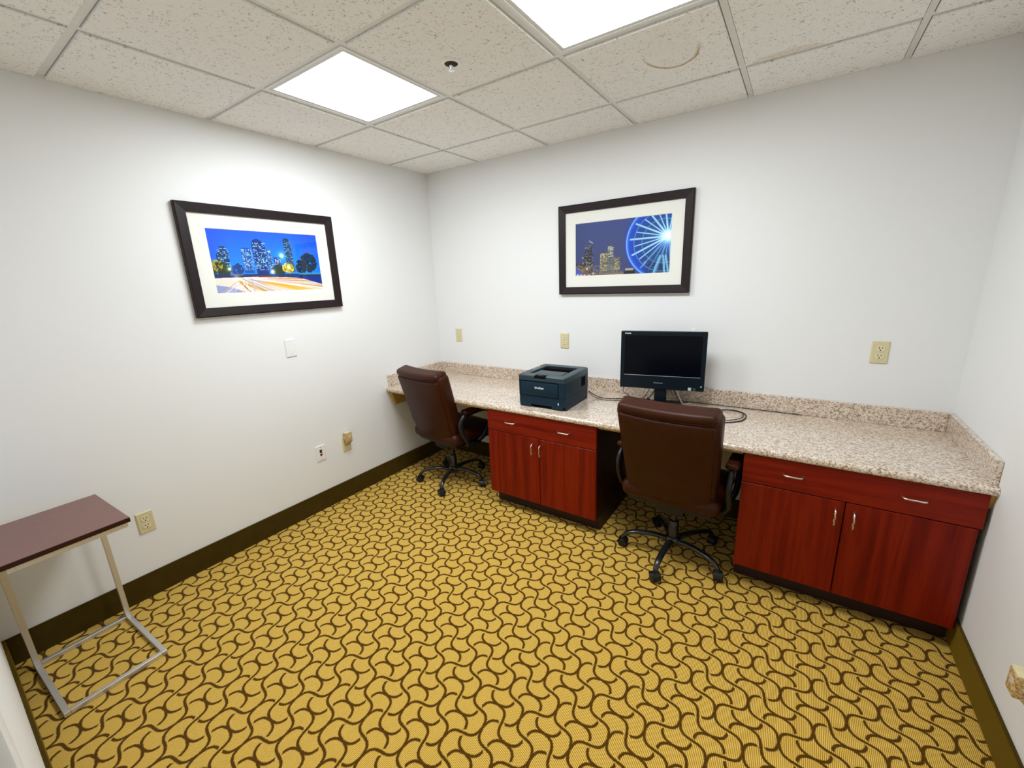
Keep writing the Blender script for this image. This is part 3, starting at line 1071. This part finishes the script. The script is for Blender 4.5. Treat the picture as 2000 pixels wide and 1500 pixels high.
cord([(2.105, -0.125, ZC + 0.13), (2.125, -0.105, ZC + 0.066), (2.145, -0.095, ZC + 0.018), (2.16, -0.080, zc), (2.19, -0.05, zc)], 0.0026, M['cord'], 'black cord dropping behind the stand beside the white cord')
cord([(2.125, -0.125, ZC + 0.13), (2.140, -0.115, ZC + 0.070), (2.162, -0.110, ZC + 0.020), (2.175, -0.100, zc), (2.21, -0.07, zc)], 0.0030, M['cord_white'], 'white cord dropping behind the computer stand')
cord([(2.06, -0.075, zc), (2.16, -0.040, zc), (2.24, -0.038, zc), (2.32, -0.036, zc), (2.42, -0.034, zc), (2.60, -0.030, zc), (2.80, -0.027, zc - 0.001)], 0.0022, M['cord'], 'thin black cord lying along the foot of the backsplash')
cord([(2.30, -0.300, zc), (2.36, -0.175, zc), (2.410, -0.118, zc), (2.460, -0.105, zc), (2.515, -0.135, zc), (2.535, -0.205, zc), (2.520, -0.285, zc), (2.465, -0.345, zc), (2.40, -0.375, zc), (2.34, -0.38, zc)], 0.0032, M['cord'], 'black cord lying in a loop on the counter behind the chair')
cord([(2.31, -0.315, zc + 0.006), (2.375, -0.19, zc + 0.006), (2.420, -0.132, zc + 0.004), (2.462, -0.120, zc + 0.006), (2.505, -0.148, zc + 0.006), (2.520, -0.208, zc + 0.004), (2.505, -0.278, zc + 0.006), (2.455, -0.332, zc + 0.006), (2.39, -0.36, zc + 0.006)], 0.0026, M['cord'], 'thinner black cord coiled inside the loop on the counter')

# ================================================================== WALL PLATES
def plate(o, w=0.0700, h=0.1150, mat='almond', name='cover_plate'):
    bm = bmesh.new()
    a, b, t = w / 2, h / 2, 0.0065
    q = [(a, b, -0.0005), (a, b, -0.0030), (a - 0.004, b - 0.004, -t)]
    rings = [[bm.verts.new((sx * x, y, sz * z)) for sx, sz in ((-1, -1), (1, -1), (1, 1), (-1, 1))] for x, z, y in q]
    for r0, r1 in zip(rings, rings[1:]):
        for k in range(4):
            bm.faces.new((r0[k], r0[(k + 1) % 4], r1[(k + 1) % 4], r1[k]))
    bm.faces.new(rings[0])
    bm.faces.new(rings[-1])
    return link_mesh(name, bm_mesh(name, bm), M[mat], o)


def outlet(loc, rz, label, group=None):
    o = empty('wall_outlet', loc, rz, label=label, cat='outlet', group=group)
    pl = plate(o)
    for s in (-1, 1):
        cz = s * 0.0195
        bm = bmesh.new()
        pts = []
        for k in range(24):
            a = 2 * PI * k / 24
            pts.append((0.0172 * math.cos(a), max(-0.0142, min(0.0142, 0.0172 * math.sin(a))) + cz))
        bm_prism(bm, pts, 'y', -0.0085, -0.0060)
        rc = link_mesh('receptacle', bm_mesh('receptacle', bm), M['almond_face'], o)
        boxes('slots', [((-0.0078, -0.0089, cz + 0.0010), (-0.0050, -0.0080, cz + 0.0098)), ((0.0050, -0.0089, cz + 0.0022), (0.0078, -0.0080, cz + 0.0092)), ((-0.0026, -0.0089, cz - 0.0098), (0.0026, -0.0080, cz - 0.0046))], M['slot'], rc)
    lathe('screw', [(0.0, 0.0085), (0.0028, 0.008), (0.003, 0.0064)], M['almond_face'], o, 12, Matrix.Rotation(PI / 2, 4, 'X'))
    return o


RL, RR = PI / 2, -PI / 2
outlet((0.0, -2.285, 0.414), RL, 'almond duplex outlet low on the left wall above the baseboard by the side table')
outlet((0.241, 0.0, 1.107), 0, 'almond duplex outlet on the back wall nearest the corner, above the first chair')
outlet((1.287, 0.0, 1.108), 0, 'almond duplex outlet on the back wall above the printer, under the ferris wheel picture')
outlet((3.087, 0.0, 1.134), 0, 'almond duplex outlet on the back wall above the empty counter end')
outlet((0.0, -1.084, 0.419), RL, 'almond duplex outlet low on the left wall behind a tan plug-in freshener')
outlet((W, -1.210, 0.325), RR, 'almond duplex outlet low on the right wall behind a tan plug-in freshener')

bp = empty('blank_wall_plate', (0.0, -1.381, 1.192), RL, label='plain white blank cover plate on the left wall below the street picture', cat='wall plate')
plate(bp, mat='white_plastic')
for s in (-1, 1):
    lathe('screw', [(0.0, 0.0078), (0.0026, 0.0074), (0.0028, 0.0064)], M['silver'], bp, 10, Matrix.Translation((0, 0, s * 0.0415)) @ Matrix.Rotation(PI / 2, 4, 'X'))
dp_ = empty('data_wall_plate', (0.0, -1.294, 0.422), RL, label='white data plate with a black and an orange jack low on the left wall', cat='wall plate')
plate(dp_, mat='white_plastic')
box('jack', (-0.0085, -0.0090, 0.004), (0.0085, -0.0060, 0.026), M['slot'], dp_, label='black data jack')
oj = box('jack', (-0.0085, -0.0085, -0.019), (0.0085, -0.0060, -0.003), M['orange_jack'], dp_, label='orange telephone jack')
box('jack_hole', (-0.0050, -0.0092, -0.016), (0.0050, -0.0080, -0.006), M['slot'], oj)
for s in (-1, 1):
    lathe('screw', [(0.0, 0.0078), (0.0026, 0.0074), (0.0028, 0.0064)], M['slot'], dp_, 10, Matrix.Translation((0, 0, s * 0.044)) @ Matrix.Rotation(PI / 2, 4, 'X'))


def freshener(loc, rz, label, d=0.0):
    o = empty('plug_in_freshener', loc, rz, label=label, cat='air freshener', group='tan plug-in air fresheners')
    b = box('body', (-0.026, -0.0460 - d, -0.034), (0.026, -0.010, 0.041), M['plug'], o, 0.006, 3)
    box('top_cap', (-0.0255, -0.0450 - d, 0.036), (0.0255, -0.011, 0.0445), M['almond'], o, 0.003)
    prism('lower_shell', [(-0.0430, -0.030), (-0.012, -0.030), (-0.012, -0.050), (-0.030, -0.046)], 'x', -0.022, 0.022, M['plug'], o)
    box('plug_face', (-0.016, -0.011, -0.028), (0.016, -0.0087, 0.020), M['almond'], o)
    lathe('vent_disc', [(0.0, 0.0475), (0.011, 0.0470), (0.012, 0.0455)], M['pale_disc'], b, 18, Matrix.Translation((0.004, -d, 0.010)) @ Matrix.Rotation(PI / 2, 4, 'X'))
    for s in (-1, 1):
        mt = Matrix.Translation((0, -0.028 - d / 2, 0.004)) @ Matrix.Rotation(s * PI / 2, 4, 'Y')
        lathe('vent_disc', [(0.0, 0.0272), (0.008, 0.0268), (0.009, 0.0255)], M['pale_disc'], b, 16, mt)
    return o


freshener((0.0, -1.082, 0.472), RL, 'tan plug-in air freshener with pale disc on the left wall under the street picture')
freshener((W, -1.205, 0.372), RR, 'tan plug-in air freshener with pale disc on the right wall', 0.012)

hk = empty('wall_hook', (2.186, 0.0, 1.212), 0, label='small pale plastic hook on the back wall just above the computer', cat='hook')
box('pad', (-0.014, -0.004, -0.032), (0.014, -0.0005, 0.014), M['white_plastic'], hk, 0.0015)
tube('prong', spline([(0.0, -0.004, -0.018), (0.0, -0.020, -0.022), (0.0, -0.026, -0.008), (0.0, -0.022, 0.012)], 5), 0.0035, M['white_plastic'], hk)


# ================================================================== FRAMED PRINTS
class Canvas:
    """a small painting made of numbers; coordinates 0..1 left-right and top-bottom"""
    def __init__(s, w, h, asp):
        s.w, s.h, s.asp = w, h, asp
        s.v, s.u = np.meshgrid((np.arange(h) + 0.5) / h, (np.arange(w) + 0.5) / w, indexing='ij')
        s.c = np.zeros((h, w, 3))
        s.rng = np.random.default_rng(7)

    def put(s, mask, col, a=1.0):
        m_ = np.clip(mask, 0, 1)[..., None] * a
        s.c = s.c * (1 - m_) + np.array(col, float) * m_

    def add(s, mask, col):
        s.c = s.c + np.clip(mask, 0, 1)[..., None] * np.array(col, float)

    def rect(s, x0, x1, y0, y1):
        return ((s.u >= x0) & (s.u <= x1) & (s.v >= y0) & (s.v <= y1)).astype(float)

    def poly(s, pts):
        ins = np.zeros(s.u.shape, bool)
        n_ = len(pts)
        for i in range(n_):
            (xa, ya), (xb, yb) = pts[i], pts[(i + 1) % n_]
            if ya == yb:
                continue
            cnd = ((ya > s.v) != (yb > s.v)) & (s.u < (xb - xa) * (s.v - ya) / (yb - ya) + xa)
            ins ^= cnd
        return ins.astype(float)

    def line(s, a, b, w):
        ax, ay, bx, by = a[0] * s.asp, a[1], b[0] * s.asp, b[1]
        px, py = s.u * s.asp - ax, s.v - ay
        dx, dy = bx - ax, by - ay
        t = np.clip((px * dx + py * dy) / (dx * dx + dy * dy + 1e-9), 0, 1)
        d = np.hypot(px - t * dx, py - t * dy)
        return np.clip(1.5 - d / w, 0, 1)

    def glow(s, x, y, r):
        return np.exp(-(((s.u - x) * s.asp) ** 2 + (s.v - y) ** 2) / (r * r))

    def cloud(s, x, y, rx, ry, n_=60, seed=1):
        n_ = int(n_ * 2.4)
        g = np.random.default_rng(seed)
        m_ = np.zeros(s.u.shape)
        for _ in range(n_):
            a, q = g.uniform(0, 2 * PI), math.sqrt(g.uniform(0, 1))
            cx, cy, rr = x + rx * q * math.cos(a), y + ry * q * math.sin(a), g.uniform(0.006, 0.022)
            m_ = np.maximum(m_, ((((s.u - cx) * s.asp) ** 2 + (s.v - cy) ** 2) < rr * rr).astype(float))
        return m_

    def windows(s, x0, x1, y0, y1, nx, ny, col, p=0.5, seed=0, a=0.9):
        g = np.random.default_rng(seed)
        for j in range(ny):
            for i in range(nx):
                if g.uniform() < p:
                    xa = x0 + (x1 - x0) * (i + 0.15) / nx
                    ya = y0 + (y1 - y0) * (j + 0.2) / ny
                    s.put(s.rect(xa, xa + (x1 - x0) / nx * g.uniform(0.6, 1.1), ya, ya + (y1 - y0) / ny * 0.55), col, min(1.0, a * g.uniform(0.6, 1.2)))

    def linear(s):
        c = np.clip(s.c, 0, 255) / 255.0
        return np.where(c <= 0.04045, c / 12.92, ((c + 0.055) / 1.055) ** 2.4)


def paint_street():
    s = Canvas(320, 172, 1.86)
    u, v = s.u, s.v
    top = np.array((0, 86, 232.0))
    mid = np.array((6, 134, 255.0))
    k = np.clip(v / 0.55, 0, 1)[..., None]
    s.c = top * (1 - k) + mid * k
    s.put(np.clip((u - 0.72) / 0.35, 0, 1) * np.clip(1 - v, 0, 1), (0, 62, 200), 0.8)
    s.put(np.clip((0.18 - u) / 0.2, 0, 1), (0, 74, 228), 0.7)
    s.put(s.glow(0.5, 0.62, 0.28), (40, 130, 250), 0.5)
    cy = (150, 225, 255)
    # towers
    s.put(s.poly([(0.075, 0.34), (0.085, 0.27), (0.125, 0.27), (0.15, 0.36), (0.15, 0.66), (0.05, 0.66), (0.05, 0.40)]), (8, 48, 110))
    s.windows(0.06, 0.15, 0.29, 0.6, 8, 13, cy, 0.45, 1)
    s.put(s.poly([(0.255, 0.34), (0.27, 0.28), (0.325, 0.28), (0.345, 0.36), (0.345, 0.68), (0.255, 0.68)]), (10, 80, 170))
    s.windows(0.258, 0.345, 0.30, 0.64, 9, 15, (190, 235, 255), 0.6, 2)
    s.put(s.poly([(0.352, 0.20), (0.372, 0.145), (0.405, 0.125), (0.445, 0.16), (0.472, 0.26), (0.478, 0.72), (0.365, 0.72)]), (6, 40, 125))
    s.windows(0.36, 0.472, 0.19, 0.64, 11, 19, cy, 0.5, 3)
    s.put(s.poly([(0.478, 0.29), (0.512, 0.30), (0.525, 0.66), (0.478, 0.66)]), (10, 70, 150))
    s.windows(0.48, 0.52, 0.29, 0.62, 5, 15, (190, 235, 255), 0.55, 4)
    s.put(s.rect(0.53, 0.60, 0.42, 0.66), (12, 62, 140))
    s.windows(0.53, 0.60, 0.43, 0.58, 6, 8, (200, 235, 255), 0.5, 5)
    s.put(s.poly([(0.645, 0.12), (0.665, 0.09), (0.70, 0.10), (0.715, 0.16), (0.728, 0.66), (0.655, 0.66)]), (6, 50, 100))
    s.windows(0.65, 0.722, 0.13, 0.56, 7, 20, (130, 205, 235), 0.45, 6, 0.7)
    s.put(s.rect(0.835, 0.90, 0.20, 0.50), (20, 84, 215), 0.8)
    s.windows(0.835, 0.90, 0.22, 0.42, 5, 8, (70, 130, 230), 0.5, 8, 0.6)
    # trees and lamps
    s.put(s.cloud(0.20, 0.62, 0.05, 0.08, 40, 9), (8, 56, 130))
    s.put(s.cloud(0.06, 0.62, 0.085, 0.12, 90, 10), (40, 62, 20))
    s.put(s.cloud(0.035, 0.56, 0.05, 0.08, 46, 11), (196, 172, 40), 0.8)
    s.put(s.cloud(0.06, 0.62, 0.08, 0.11, 22, 12), (24, 44, 18), 0.9)
    s.put(s.cloud(0.565, 0.64, 0.055, 0.09, 70, 13), (26, 48, 36))
    s.put(s.cloud(0.66, 0.60, 0.055, 0.07, 80, 14), (226, 206, 62))
    s.put(s.cloud(0.67, 0.60, 0.05, 0.07, 16, 15), (120, 116, 24), 0.8)
    s.put(s.line((0.668, 0.64), (0.666, 0.77), 0.006), (190, 150, 40))
    s.put(s.cloud(0.79, 0.58, 0.05, 0.12, 60, 16), (6, 36, 64))
    s.put(s.cloud(0.875, 0.50, 0.085, 0.16, 150, 17), (8, 34, 50))
    s.put(s.line((0.885, 0.6), (0.885, 0.74), 0.008), (6, 26, 40))
    s.put(s.rect(0.0, 1.0, 0.70, 0.76), (18, 44, 96))
    s.put(s.rect(0.76, 1.0, 0.685, 0.715), (70, 160, 190), 0.8)
    s.put(s.rect(0.74, 1.0, 0.755, 0.90), (8, 44, 140))
    s.put(s.rect(0.13, 0.24, 0.69, 0.72), (150, 120, 140), 0.6)
    for x, y, r in ((0.612, 0.39, 0.030), (0.135, 0.615, 0.022), (0.505, 0.66, 0.028), (0.665, 0.585, 0.02)):
        s.put(s.glow(x, y, r), (255, 250, 225), 1.0)
        s.add(s.glow(x, y, r * 2.4) * 0.35, (200, 200, 190))
    for k2 in range(9):
        s.put(s.glow(0.32 + 0.018 * k2, 0.735 + 0.006 * (k2 % 2), 0.010), (235, 60, 60), 0.9)
    # the road and its light trails
    road = s.poly([(0.0, 0.755), (0.30, 0.745), (0.62, 0.755), (0.80, 0.79), (1.0, 0.90), (1.0, 1.01), (0.0, 1.01)])
    s.put(road, (236, 226, 214))
    s.put(s.poly([(0.0, 0.86), (0.12, 0.90), (0.27, 1.01), (0.0, 1.01)]), (150, 160, 205))
    for x1, col, w in ((0.06, (225, 225, 240), 0.010), (0.29, (150, 96, 74), 0.010), (0.46, (214, 160, 40), 0.022)):
        s.put(s.line((0.20, 0.82), (x1, 1.02), w) * road, col, 0.9)
    for x0, x1, y1, col, w in ((0.30, 0.62, 1.04, (255, 246, 226), 0.03), (0.36, 0.85, 1.03, (240, 180, 60), 0.03), (0.42, 1.05, 1.01, (236, 164, 30), 0.045), (0.40, 1.02, 0.95, (232, 172, 60), 0.022), (0.34, 1.0, 0.915, (250, 214, 170), 0.016), (0.30, 0.98, 0.89, (190, 160, 205), 0.012), (0.28, 0.72, 0.80, (226, 190, 220), 0.010), (0.22, 0.55, 0.775, (255, 240, 235), 0.010)):
        s.put(s.line((x0, 0.80 if x0 > 0.29 else 0.765), (x1, y1), w) * road, col, 0.85)
    gr = np.random.default_rng(31)
    for _ in range(70):
        f = gr.uniform(0, 1)
        x0 = 0.20 + 0.25 * f
        end = (gr.uniform(0.0, 0.75), 1.02) if f < 0.45 else (1.02, gr.uniform(0.83, 1.02))
        col = [(255, 248, 232), (250, 224, 190), (228, 170, 60), (168, 120, 100), (206, 200, 226), (255, 255, 250)][gr.integers(0, 6)]
        s.put(s.line((x0, 0.765 + 0.03 * f), end, gr.uniform(0.003, 0.008)) * road, col, gr.uniform(0.4, 0.85))
    s.put(s.line((0.45, 0.765), (0.78, 0.79), 0.008), (232, 120, 50), 0.8)
    s.put(s.glow(0.18, 0.765, 0.05), (250, 245, 240), 0.7)
    return s


def paint_wheel():
    s = Canvas(320, 172, 1.86)
    u, v = s.u, s.v
    s.c = np.array((56, 72, 134.0)) * (1 - v[..., None] * 0.12) + np.array((10, 4, -8.0)) * v[..., None]
    s.put(np.clip((0.2 - u) / 0.2, 0, 1), (52, 62, 112), 0.6)
    # skyline
    s.put(s.poly([(0.10, 1.0), (0.10, 0.62), (0.125, 0.50), (0.15, 0.47), (0.165, 0.40), (0.20, 0.43), (0.205, 0.80), (0.21, 1.0)]), (38, 42, 58))
    s.windows(0.11, 0.205, 0.42, 0.86, 6, 14, (150, 150, 140), 0.45, 21, 0.7)
    s.put(s.line((0.165, 0.345), (0.20, 0.385), 0.010), (170, 170, 190))
    s.put(s.poly([(0.0, 1.0), (0.0, 0.72), (0.06, 0.78), (0.10, 0.74), (0.10, 1.0)]), (50, 50, 62))
    s.windows(0.0, 0.20, 0.72, 0.93, 14, 8, (214, 180, 110), 0.4, 22, 0.7)
    s.put(s.poly([(0.28, 1.0), (0.28, 0.66), (0.30, 0.58), (0.36, 0.58), (0.365, 0.47), (0.43, 0.46), (0.435, 0.66), (0.48, 0.66), (0.50, 0.72), (0.50, 1.0)]), (84, 88, 92))
    s.windows(0.285, 0.365, 0.59, 0.92, 5, 14, (222, 205, 130), 0.7, 23, 0.85)
    s.windows(0.37, 0.43, 0.47, 0.66, 3, 10, (225, 225, 205), 0.8, 24, 0.9)
    s.windows(0.37, 0.44, 0.66, 0.90, 4, 10, (120, 130, 130), 0.7, 25, 0.8)
    s.windows(0.44, 0.50, 0.68, 0.90, 4, 9, (222, 200, 120), 0.7, 26, 0.85)
    g = np.random.default_rng(5)
    for _ in range(260):
        s.put(s.glow(g.uniform(0.0, 0.52), g.uniform(0.80, 0.99), 0.010), (g.uniform(130, 200), g.uniform(125, 165), g.uniform(100, 130)), 0.6)
    s.put(s.rect(0.0, 0.6, 0.955, 1.0), (140, 112, 96), 0.7)
    s.put(s.poly([(0.0, 0.90), (0.02, 0.84), (0.08, 0.93), (0.08, 0.97), (0.0, 0.97)]), (56, 84, 190))
    for x, y, r in ((0.14, 0.86, 0.022), (0.03, 0.985, 0.03), (0.07, 0.985, 0.025), (0.11, 0.98, 0.02), (0.21, 0.955, 0.018), (0.09, 0.65, 0.014), (0.16, 0.985, 0.018)):
        s.put(s.glow(x, y, r), (255, 222, 170), 1.0)
    # the wheel
    X, Y = u * 1.86, v
    cx, cy, ax, ay = 1.735, 0.45, 0.680, 0.640
    rr = np.hypot((X - cx) / ax, (Y - cy) / ay)
    disc = np.clip((1.03 - rr) / 0.03, 0, 1)
    s.put(np.clip((1.12 - rr) / 0.1, 0, 1) * 0.6, (10, 60, 190))
    s.put(disc, (4, 62, 160))
    s.put(disc * np.clip((rr - 0.70) / 0.3, 0, 1), (0, 70, 225), 0.8)
    s.put(disc * np.exp(-((rr - 0.45) / 0.2) ** 2), (6, 84, 140), 0.6)
    s.put(disc * np.clip((v - 0.62) / 0.25, 0, 1) * np.clip((u - 0.72) / 0.1, 0, 1), (8, 30, 70), 0.85)
    hub = (0.972, 0.375)
    for k in range(26):
        a = PI * 0.42 + 2 * PI * k / 26
        e = ((cx + ax * 0.93 * math.cos(a)) / 1.86, cy + ay * 0.93 * math.sin(a))
        w = (0.009 if k % 2 else 0.015)
        q = 0.85 if k % 2 else 0.97
        s.put(s.line(hub, (hub[0] + (e[0] - hub[0]) * q, hub[1] + (e[1] - hub[1]) * q), w), (196, 236, 255), 0.92 if math.sin(a) < 0.6 else 0.5)
    for r_, w, col, a in ((1.0, 0.016, (120, 180, 255), 1.0), (0.955, 0.010, (30, 110, 240), 0.8), (0.80, 0.008, (90, 190, 240), 0.7), (0.58, 0.008, (110, 200, 240), 0.6)):
        s.put(np.clip(1.4 - np.abs(rr - r_) * 0.66 / w, 0, 1), col, a)
    for _ in range(60):
        s.put(s.glow(g.uniform(0.76, 1.0), g.uniform(0.72, 1.0), 0.014), (20, 110, 190), 0.6)
    for x0, x1 in ((0.90, 0.84), (0.955, 0.985), (0.93, 0.95)):
        s.put(s.line((x0, 0.70), (x1, 1.0), 0.018), (150, 220, 250), 0.8)
    s.put(s.poly([(0.54, 1.0), (0.55, 0.93), (0.66, 0.92), (0.66, 1.0)]), (16, 26, 34))
    s.put(s.rect(0.56, 0.64, 0.885, 0.925), (200, 190, 170), 0.8)
    s.put(s.glow(0.755, 0.80, 0.02), (240, 190, 190), 0.8)
    s.put(s.glow(hub[0], hub[1], 0.075), (225, 246, 255), 1.0)
    s.add(s.glow(hub[0], hub[1], 0.16) * 0.4, (110, 170, 190))
    return s


def print_mesh(name, cv, x0, x1, z0, z1, y):
    """a flat sheet of paper, one vertex for each dab of ink"""
    w, h = cv.w, cv.h
    lin_c = cv.linear()
    xs_ = np.linspace(x0, x1, w)
    zs_ = np.linspace(z1, z0, h)
    X, Z = np.meshgrid(xs_, zs_)
    co = np.stack([X.ravel(), np.full(X.size, y), Z.ravel()], 1)
    idx = np.arange(w * h).reshape(h, w)
    q = np.stack([idx[1:, :-1].ravel(), idx[1:, 1:].ravel(), idx[:-1, 1:].ravel(), idx[:-1, :-1].ravel()], 1)
    me = bpy.data.meshes.new(name)
    me.vertices.add(len(co))
    me.vertices.foreach_set('co', co.ravel().astype(np.float32))
    me.loops.add(q.size)
    me.loops.foreach_set('vertex_index', q.ravel().astype(np.int32))
    me.polygons.add(len(q))
    me.polygons.foreach_set('loop_start', (np.arange(len(q)) * 4).astype(np.int32))
    me.polygons.foreach_set('loop_total', np.full(len(q), 4, np.int32))
    me.update(calc_edges=True)
    at_ = me.color_attributes.new('print', 'FLOAT_COLOR', 'POINT')
    rgba = np.ones((w * h, 4), np.float32)
    rgba[:, :3] = lin_c.reshape(-1, 3)
    at_.data.foreach_set('color', rgba.ravel())
    return me


def picture(loc, rz, cv, label):
    o = empty('framed_picture', loc, rz, label=label, cat='picture', group='framed city photographs')
    HW, HH, FW = 0.4455, 0.2985, 0.0500           # half outer size, rail width
    dpt = 0.030
    # four mitred rails
    for k, (c0, c1) in enumerate((((-1, 1), (1, 1)), ((1, 1), (1, -1)), ((1, -1), (-1, -1)), ((-1, -1), (-1, 1)))):
        bm = bmesh.new()
        ring = []
        for sx, sz in (c0, c1):
            ox, oz = sx * HW, sz * HH
            ix, iz = sx * (HW - FW), sz * (HH - FW)
            mx, mz = sx * (HW - 0.006), sz * (HH - 0.006)
            ring.append([bm.verts.new(p) for p in ((ox, -0.004, oz), (ox, -dpt + 0.003, oz), (mx, -dpt, mz), (ix, -dpt + 0.006, iz), (ix, -0.012, iz), (ix, -0.004, iz))])
        n_ = len(ring[0])
        for q in range(n_):
            bm.faces.new((ring[0][q], ring[0][(q + 1) % n_], ring[1][(q + 1) % n_], ring[1][q]))
        bm.faces.new(ring[0])
        bm.faces.new(ring[1][::-1])
        link_mesh('frame_rail', bm_mesh('frame_rail', bm), M['frame'], o)
    ix, iz = HW - FW, HH - FW
    PX0, PX1, PZ0, PZ1 = -0.3195, 0.3195, -0.1725, 0.1725
    # mat: a bevelled window board
    bm = bmesh.new()
    q = [(ix, iz, -0.0150), (PX1 + 0.002, PZ1 + 0.002, -0.0150), (PX1, PZ1, -0.0130)]
    rings = [[bm.verts.new((sx * x, y, sz * z)) for sx, sz in ((-1, -1), (1, -1), (1, 1), (-1, 1))] for x, z, y in q]
    for r0, r1 in zip(rings, rings[1:]):
        for k in range(4):
            bm.faces.new((r0[k], r0[(k + 1) % 4], r1[(k + 1) % 4], r1[k]))
    link_mesh('mat_board', bm_mesh('mat_board', bm), M['matboard'], o)
    link_mesh('photo_print', print_mesh('photo_print', cv, PX0 - 0.003, PX1 + 0.003, PZ0 - 0.003, PZ1 + 0.003, -0.0128), M['print'], o)
    box('backing_board', (-ix, -0.0120, -iz), (ix, -0.004, iz), M['plywood'], o)
    box('glass_pane', (-ix, -0.0180, -iz), (ix, -0.0165, iz), M['glass'], o)
    return o


picture((0.0, -1.4195, 1.7288), RL, paint_street(), 'dark framed photograph of blue skyline with light trails on the left wall')
picture((1.7035, 0.0, 1.7480), 0, paint_wheel(), 'dark framed photograph of a blue ferris wheel at night on the back wall')

# ================================================================== SIDE TABLE
st = empty('side_table', (0.3160, -2.6075, 0.0), math.radians(2.6), label='small C-shaped side table with brown top and steel frame beside the left wall', cat='side table')
BX, BY, b = 0.2200, 0.1660, 0.010                 # half sizes of the foot, half bar
zt_ = 0.672
box('foot_bar', (-BX, BY - 2 * b, 0.0), (BX, BY, 2 * b), M['table_steel'], st, 0.0012, 1)
box('foot_bar', (-BX, -BY, 0.0), (BX, -BY + 2 * b, 2 * b), M['table_steel'], st, 0.0012, 1)
box('foot_bar', (BX - 2 * b, -BY + 2 * b, 0.0), (BX, BY - 2 * b, 2 * b), M['table_steel'], st, 0.0012, 1)
box('foot_bar', (-BX, -BY + 2 * b, 0.0), (-BX + 2 * b, BY - 2 * b, 2 * b), M['table_steel'], st, 0.0012, 1)
for s in (-1, 1):
    y0, y1 = sorted((s * BY, s * (BY - 2 * b)))
    box('leg', (-BX, y0, 2 * b), (-BX + 2 * b, y1, zt_ - 0.040), M['table_steel'], st, 0.0012, 1)
    box('top_rail', (-BX, y0, zt_ - 0.040), (BX - 0.035, y1, zt_ - 0.020), M['table_steel'], st, 0.0012, 1)
box('top_rail', (BX - 0.055, -BY + 2 * b, zt_ - 0.040), (BX - 0.035, BY - 2 * b, zt_ - 0.020), M['table_steel'], st, 0.0012, 1)
tt = box('table_top', (-BX - 0.010, -BY - 0.032, zt_ - 0.020), (BX - 0.030, BY + 0.010, zt_ - 0.0008), M['table_shaded'], st, 0.0015, 1, label='brown table top, its edges darkened as if shaded')
box('lit_top_face', (-BX - 0.0085, -BY - 0.0305, zt_ - 0.0008), (BX - 0.0315, BY + 0.0085, zt_), M['table_lit'], tt, label='upper face, its brown lightened as if lit')  # thin sheet that carries the painted light of the top
